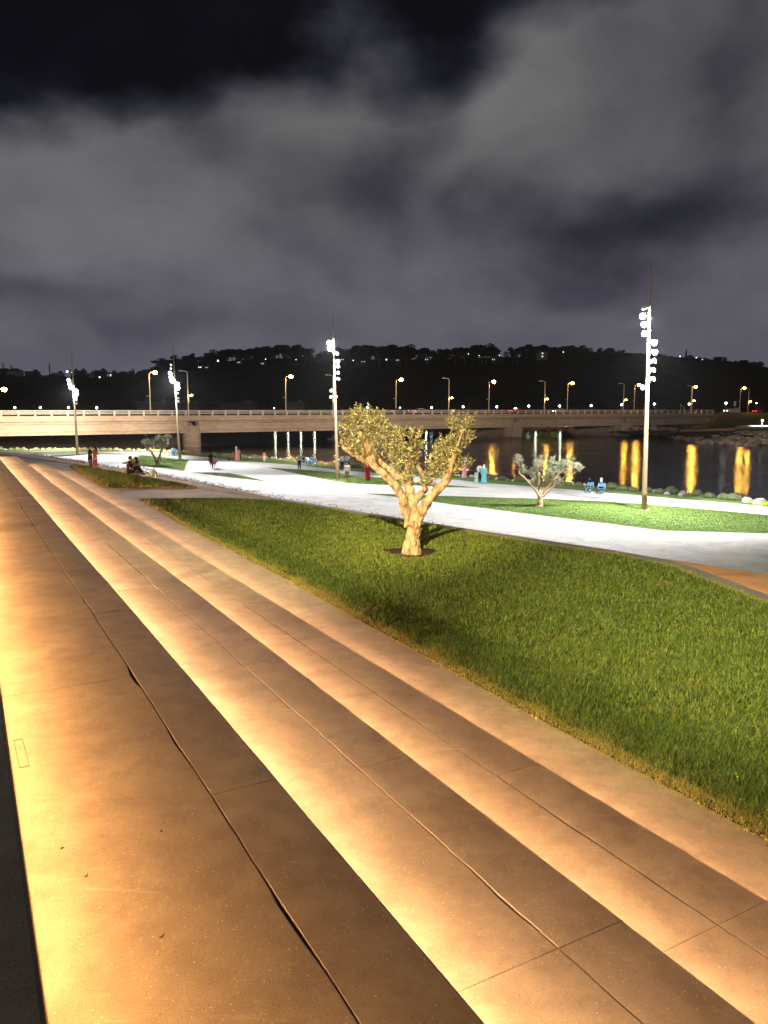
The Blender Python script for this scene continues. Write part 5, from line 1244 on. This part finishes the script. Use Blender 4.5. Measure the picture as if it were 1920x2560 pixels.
    if robe is not None:
        t = MB()
        if sit: t.tube([V((0, lean, sh + .03)), V((0, lean, sh - .1)), V((0, 0, zh + .15)), V((0, .05, zh - .02))], [.09, .185, .2, .24], 16, ell=.75); t.tube([V((0, .0, zh)), V((0, .42, zh + .03)), V((0, .50, .1))], [.2, .19, .22], 14)
        else:
            t.tube([V((0, lean, sh + .03)), V((0, lean, sh - .1)), V((0, 0, sh - .40)), V((0, 0, .6)), V((0, 0, .05))], [.09, .185, .165, .23, .30], 22, ell=.78)
            for q in range(11):
                a = q * .571; t.tube([V((math.cos(a) * .15, math.sin(a) * .12, .85)), V((math.cos(a) * .27, math.sin(a) * .21, .06))], [.03, .045], 6)
        for i in (0, 1): t.tube([shl[i], A[i][0], A[i][0].lerp(A[i][1], .92)], [.075, .066, .062], 10)
        fuse(t.build('robe', cmat(robe), root), .02, 2)
    else:
        t = MB(); t.tube([V((0, 0, zh - .07)), V((0, .005, zh + .12)), V((0, lean * .5 + .01, zh + .26)), V((0, lean + .01, sh - .06)), V((0, lean, sh + .035))], [.165, .158, .15, .175, .085], 16, ell=.76)
        t.tube([V((-.18, lean, sh - .02)), V((0, lean, sh + .012)), V((.18, lean, sh - .02))], [.075, .088, .075], 10)
        for i in (0, 1):
            q = shl[i].lerp(A[i][0], min(1, sleeve * 1.4)); pts = [shl[i], q] if sleeve < .7 else [shl[i], A[i][0], A[i][0].lerp(A[i][1], .9)]; t.tube(pts, [.074, .068] if len(pts) == 2 else [.07, .058, .048], 10)
        fuse(t.build('shirt', cmat(top), root), .018, 2)
        t = MB(); t.tube([V((-.06, 0, zh)), V((.06, 0, zh))], .135, 12)
        for i in (0, 1): t.tube([hip[i], hip[i].lerp(kn[i], .5), kn[i], an[i] + (kn[i] - an[i]) * .08], [.112, .098, .078, .068], 12)
        fuse(t.build('trousers', cmat(legs), root), .02, 2)
    if not sit or True:
        t = MB()
        for i in (0, 1): t.tube([an[i] + V((0, -.055, -.04)), an[i] + V((0, .07, -.045)), an[i] + V((0, .185, -.055))], [.04, .045, .03], 9)
        t.build('shoes', cmat(shoes), root)
    root.scale = (k, k, k); return root
RT, LT, BK, FR = -PI / 2, PI / 2, 0.0, PI
WH, PK, NAVY, TEAL = (.62, .62, .64), (.55, .25, .24), (.02, .025, .05), (.12, .42, .44)
D1 = 45.2
person(227, 1180, Z5, 1.74, RT + .3, 'man in a black t-shirt and grey jeans standing behind the small lawn wedge', BLK, (.09, .10, .12), arms='one', depth=D1)
person(239.5, 1180, Z5, 1.68, LT + .6, 'person in a rust brown top and dark red trousers beside the man in grey jeans', (.15, .06, .045), (.09, .009, .02), arms='hips', depth=D1 + .1, bare='long')
b_ = at(217, 1180, d=D1 - .1); bg = empty('tote_bag', (b_.x, b_.y, Z5), .2, 'white upright bag with thin rods standing left of the man in grey jeans', 'bag')
q = MB(); q.add([(-.14, -.1, 0), (.2, -.1, 0), (.2, .1, 0), (-.14, .1, 0), (-.2, -.05, .62), (-.02, -.05, .7), (-.02, .05, .7), (-.2, .05, .62)], [(3, 2, 1, 0), (0, 1, 5, 4), (1, 2, 6, 5), (2, 3, 7, 6), (3, 0, 4, 7), (4, 5, 6, 7)]); bevel(q.build('bag_body', cmat(WH), bg), .03)
q = MB(); q.tube([(-.1, 0, .6), (-.28, 0, 1.02)], .01, 5); q.tube([(-.08, 0, .6), (-.16, .03, 1.05)], .01, 5); q.tube([(-.05, 0, .66), (-.05, 0, .78), (-.15, 0, .78), (-.16, 0, .64)], .012, 5); q.build('rods', cmat((.2, .2, .2)), bg)
sk_ = at(327, 1189, Z4 + .05); SD = sk_.y
mat_ = at(322, 1189, Z4 + .02); q = MB(); q.box((0, 0, .05), (1.1, .5, .1), .1); tag(bevel(q.build('seat_mat', cmat((.6, .55, .5)), loc=mat_ + Vector((.05, -.05, 0))), .03), 'pale cushion mat under the man in black at the kerb', 'mat')
pm1 = person(323, 1189, Z4 + .08, 1.78, RT + .35, 'man all in black seated on the kerb with his back turned, knees up', BLK, BLK, 'floor', arms='back', depth=SD)
person(343, 1187, Z4 + .08, 1.66, LT - .7, 'dark haired woman in a pale green top seated beside the man in black', (.26, .30, .24), (.1, .1, .1), 'floor', arms='lap', depth=SD + .55, bare='long')
def wheel_(mb, c, r):
    c = Vector(c); mb.tube([c + Vector((math.cos(a) * r, 0, math.sin(a) * r)) for a in np.linspace(0, 2 * PI, 21)], .02, 6, cap=False)
    for a in np.linspace(0, 2 * PI, 13)[:-1]: mb.tube([c, c + Vector((math.cos(a) * r, 0, math.sin(a) * r))], .003, 3)
bc = at(366, 1188, Z5 + .1); bk = empty('bicycle', (at(366, 1185, d=SD + 1.4).x, SD + 1.4, Z5), -.3, 'small dark bicycle lying on its side behind the kerb near the seated pair', 'bicycle')
q = MB(); wheel_(q, (-.45, 0, .3), .28); o1 = q.build('wheel', M['tyre'], bk); q = MB(); wheel_(q, (.45, 0, .3), .28); q.build('wheel', M['tyre'], bk)
q = MB(); [q.tube(t_, .016, 6) for t_ in ([(-.45, 0, .3), (-.1, 0, .3), (.3, 0, .62), (-.2, 0, .66), (-.45, 0, .3)], [(-.1, 0, .3), (-.22, 0, .72)], [(.45, 0, .3), (.28, 0, .74)])]; q.build('frame', cmat((.05, .05, .06)), bk)
q = MB(); q.tube([(.2, -.22, .80), (.28, 0, .76), (.2, .22, .80)], .014, 6); q.build('handlebar', cmat((.05, .05, .06)), bk); q = MB(); q.ball((-.23, 0, .75), (.12, .06, .03), 10, 6); q.build('saddle', cmat((.03, .03, .03)), bk)
bk.rotation_euler = (R(52), 0, -.3); bk.location.z = Z5 + .42
bp_ = at(381, 1196, Z4); bkp = empty('backpack', bp_ + Vector((0, .15, 0)), .3, 'white and green backpack standing on the kerb right of the seated pair', 'backpack')
q = MB(); q.tube([(0, 0, 0), (0, 0, .12), (0, 0, .3), (.02, 0, .42), (.03, 0, .47)], [.13, .16, .14, .09, .03], 14, ell=.7); q.build('bag_body', cmat((.35, .5, .38)), bkp)
q = MB(); q.tube([(-.06, -.13, .02), (-.06, -.13, .2), (-.08, -.1, .3)], [.09, .09, .05], 10, ell=.5); q.build('front_pocket', cmat((.65, .66, .6)), bkp)
q = MB(); q.tube([(.12, -.03, .05), (.19, -.03, .2), (.14, -.02, .34), (.05, 0, .44), (.06, 0, .54), (.02, 0, .48)], .018, 6); q.build('strap', cmat(BLK), bkp)

person(528, 1171, ZP, 1.78, .2, 'man in a black t-shirt and shorts walking on the pale paving with two children', BLK, (.10, .04, .035))
person(534, 1170, ZP, 1.15, .1, 'small child in red trousers close beside the man in the black t-shirt', (.5, .3, .3), (.5, .05, .06))
person(538.5, 1170, ZP, 1.35, .3, 'dark haired child in white and pink right of the man in the black t-shirt', WH, (.55, .22, .22), bare='long')
person(591, 1152, ZP, 1.78, RT + .2, 'woman in a white headscarf and long pale pink robe by the shoreline shrubs', robe=(.62, .36, .36), hijab=WH, arms='down')
person(596.5, 1152, ZP, 1.55, RT, 'person in a coral pink robe holding up a phone by the shoreline shrubs', robe=(.62, .22, .20), arms='phone', bare='long')
person(600.5, 1152, ZP, .95, 0, 'little dark dressed child at the right of the coral pink robe', BLK, BLK)
pc = at(579, 1151, ZP); pr_ = empty('pushchair', pc, .3, 'spindly reddish pushchair left of the woman in the pale pink robe', 'pushchair')
q = MB(); [q.tube(t_, .02, 6) for t_ in ([(-.35, -.2, .1), (.25, -.2, .95)], [(-.35, .2, .1), (.25, .2, .95)], [(.35, -.2, .1), (-.15, -.2, .6)], [(.35, .2, .1), (-.15, .2, .6)], [(.25, -.2, .95), (.25, .2, .95)])]; q.build('frame', cmat((.4, .15, .12)), pr_)
q = MB(); q.box((0, 0, .45), (.42, .36, .08)); q.box((.16, 0, .68), (.07, .36, .46)); q.build('seat', cmat((.5, .2, .15)), pr_)
for x in (-.35, .35):
    for y in (-.2, .2): q = MB(); q.tube([(x, y - .02, .1), (x, y + .02, .1)], .1, 14); q.build('wheel', M['tyre'], pr_)
person(661, 1155, ZP, 1.28, -.3, 'child in an orange red shirt standing alone at the lawn edge', (.62, .10, .06), (.45, .42, .4))
person(748.5, 1173, ZP, 1.72, .3, 'person in a light grey hooded jacket and dark trousers on the paving', (.42, .43, .46), (.03, .03, .035), sleeve=1, arms='down')
M['chair_blue'] = mat('blue_canvas', (.08, .22, .36), .8); M['chair_tube'] = mat('chair_tube', (.35, .50, .60), .4)
def chair(px, py, rz, label, col='chair_blue', depth=None, zg=ZP):
    p = at(px, py, zg); root = empty('folding_chair', p, rz, label, 'chair')
    q = MB(); q.box((0, 0, .44), (.46, .42, .03)); q.build('seat', M[col], root)
    q = MB(); q.box((0, -.24, .74), (.46, .03, .24)); q.build('backrest', M[col], root)
    for s_ in (-1, 1):
        q = MB(); q.tube([(s_ * .24, -.26, .9), (s_ * .24, -.22, .45), (s_ * .24, .24, 0)], .016, 6); q.build('leg', M['chair_tube'], root)
        q = MB(); q.tube([(s_ * .22, .22, .45), (s_ * .22, -.26, 0)], .016, 6); q.build('leg', M['chair_tube'], root)
        q = MB(); q.tube([(s_ * .25, -.24, .64), (s_ * .25, .2, .64), (s_ * .24, .2, .44)], .02, 6); q.build('armrest', M['chair_tube'], root)
    q = MB(); q.tube([(-.23, -.24, .05), (.23, -.05, .42)], .013, 6); q.tube([(.23, -.24, .05), (-.23, -.05, .42)], .013, 6); q.build('cross_brace', M['chair_tube'], root)
    return root
for (x, y, rz, top_, hj, lb_, cl_) in ((757, 1165, -.9, BLK, None, 'seated figure in black nearest the grey jacket by the shrubs', 'dark folding chair nearest the grey jacket by the shrubs'), (768, 1165, -.6, WH, BLK, 'seated woman in white with a black headscarf in the shoreside group', 'folding chair under the woman in white by the shrubs'), (782, 1166, -1.3, (.06, .22, .45), None, 'seated person in a bright blue shirt at the right of the shoreside group', 'folding chair under the person in bright blue')):
    chair(x, y, rz, lb_); c_ = person(x, y, ZP, 1.68, rz, lb_, top_, (.1, .2, .35) if x > 780 else BLK, 'chair', arms='lap', sleeve=1, hijab=hj)
chs = [o for o in bpy.data.objects if o.name.startswith('folding_chair')]
for o, t_ in zip(chs, ('folding chair under the seated figure in black by the shrubs', 'folding chair under the seated woman in white by the shrubs', 'folding chair under the seated person in bright blue')): o['label'] = t_
person(855.5, 1176, ZP, 1.74, .4, 'man in a white shirt and black trousers right of the middle mast', WH, BLK, sleeve=1, arms='phone')
person(868.5, 1175, ZP, 1.72, -.5, 'person in a pale blue and white shirt raising a hand, right of the middle mast', (.45, .55, .65), NAVY, arms='one', sleeve=1)
person(868, 1204, ZP, 1.72, FR - .3, 'woman in a black headscarf, white top and wide brown trousers striding over the lawn', (.60, .56, .52), (.16, .09, .05), 'walk', hijab=BLK, sleeve=1, arms='down')
person(919.5, 1201, ZP, 1.62, .4, 'woman in a long dark red robe and white headscarf on the lawn behind the olive', robe=(.33, .012, .025), hijab=WH, arms='hips')
for (x, rz, c_, lb_) in ((978, .8, (.3, .45, .42), 'seated person in a grey green top seen through the olive branches'), (992, -.4, (.25, .42, .65), 'seated person in light blue seen through the olive branches')):
    chair(x, 1186, rz, 'folding chair under the ' + lb_.replace('seen through', 'behind')); person(x, 1186, ZP, 1.68, rz, lb_, c_, NAVY, 'chair', arms='lap', sleeve=1)
person(1161, 1196, ZP, 1.66, .5, 'woman in a mauve robe and pale headscarf right of the olive crown', robe=(.50, .26, .34), hijab=(.6, .5, .6), arms='phone')
person(1209.5, 1209, ZP, 1.64, .1, 'woman in a long teal robe and white headscarf on the pale path', robe=TEAL, hijab=WH, arms='down')
person(1199, 1207, ZP, 1.70, -.4, 'man in a white shirt and navy trousers next to the teal robe', WH, NAVY, sleeve=1, arms='one')
person(1191, 1208, ZP, 1.12, .2, 'child in a pale green dress left of the man in the white shirt', robe=(.30, .45, .36), arms='down', bare='long')
chair(1472, 1233, .25, 'left of the two blue folding chairs facing the river'); chair(1502.5, 1236, -.1, 'right of the two blue folding chairs facing the river')
person(1472, 1231, ZP, 1.64, -.5, 'dark haired person in black on the left blue chair facing the river', BLK, BLK, 'chair', arms='phone', hijab=None, sleeve=1)
person(1502.5, 1235, ZP, 1.66, 0, 'person in black with a white head covering on the right blue chair', BLK, BLK, 'chair', arms='lap', hijab=(.7, .7, .7), sleeve=1)
chair(431, 1139, .8, 'folding chair left of the foot of the second mast'); chair(437, 1140, -.5, 'blue folding chair touching the foot of the second mast')
person(430.5, 1139, ZP, 1.66, -.9, 'seated person in white at the foot of the second mast', WH, WH, 'chair', arms='lap', sleeve=1)
person(437, 1140, ZP, 1.62, .5, 'seated person in blue at the foot of the second mast', (.1, .3, .5), (.12, .25, .4), 'chair', arms='lap', sleeve=1)
for i, (x, lb_) in enumerate(((1418, 'dark figure leaning low on the bridge rail left of the tallest mast'), (1528, 'first dark figure of the group sitting along the bridge walk'), (1536, 'second dark figure in the group sitting along the bridge walk'), (1546, 'last dark figure in the group sitting along the bridge walk'), (1662, 'pale dressed person walking on the bridge right of the tallest mast'))):
    s_ = s_at(x, 1.2); pb = bpos(s_, 1.2, DZ + .02); o = person(x, 1040, DZ + .02, 1.7, (1.3, .8, 2.2, -1, .4)[i], lb_, (.3, .35, .45) if i == 4 else BLK, (.02, .02, .02), 'stand' if i == 4 else 'floor', arms='lap' if i != 4 else 'down', depth=pb.y); o.location = pb

# ------------------------------------------------------------------ warm floodlight on its own post behind the viewer, up the slope: it lights the olive tree
WX, WY, WH_ = -3.0, -5.0, 10.0
wl = empty('warm_floodlight', (WX, WY, Z0), label='warm floodlight on a slim post standing on the terrace behind the viewer', cat='light')
q = MB(); q.tube([(0, 0, 0), (0, 0, WH_)], [.1, .06], 12); q.build('post', M['mast'], wl)
q = MB(); q.box((0, 0, WH_ + .1), (.5, .2, .3)); hd_ = q.build('housing', M['housing'], wl)
q = MB(); q.box((0, .115, WH_ + .1), (.42, .02, .22)); q.build('lens', mat('warm_lens', (1, .8, .5), .3, emit=(1, .6, .2), es=40), hd_)
LP = (WX, WY + .3, Z0 + WH_ + .1)
spot('floodlight_beam', LP, (TREE.x + .05, TREE.y, -1.55), 56000, (1, .68, .31), 15, .8, .15, wl)
spot('floodlight_beam', LP, (7.4, 14, Z4), 46000, (1, .90, .46), 34, 1.0, .1, wl)
spot('floodlight_beam', LP, (-1.2, 22, Z4), 42000, (1, .90, .46), 25, 1.0, .1, wl)

#HAZE
hz_ = MB(); hz_.add([(x, y, z) for x in (-620, 640) for y in (-40, 720) for z in (-11, 75)], [(0, 1, 3, 2), (4, 6, 7, 5), (0, 4, 5, 1), (2, 3, 7, 6), (0, 2, 6, 4), (1, 5, 7, 3)])
hm_ = bpy.data.materials.new('haze'); hm_.use_nodes = True; nt = hm_.node_tree; nt.nodes.remove(nt.nodes['Principled BSDF'])
pv = nt.nodes.new('ShaderNodeVolumePrincipled'); pv.inputs['Color'].default_value = (.8, .88, 1, 1); pv.inputs['Density'].default_value = .00007; pv.inputs['Anisotropy'].default_value = .3
nt.links.new(pv.outputs[0], nt.nodes['Material Output'].inputs['Volume'])
o = hz_.build('haze', hm_); tag(o, kind='stuff')
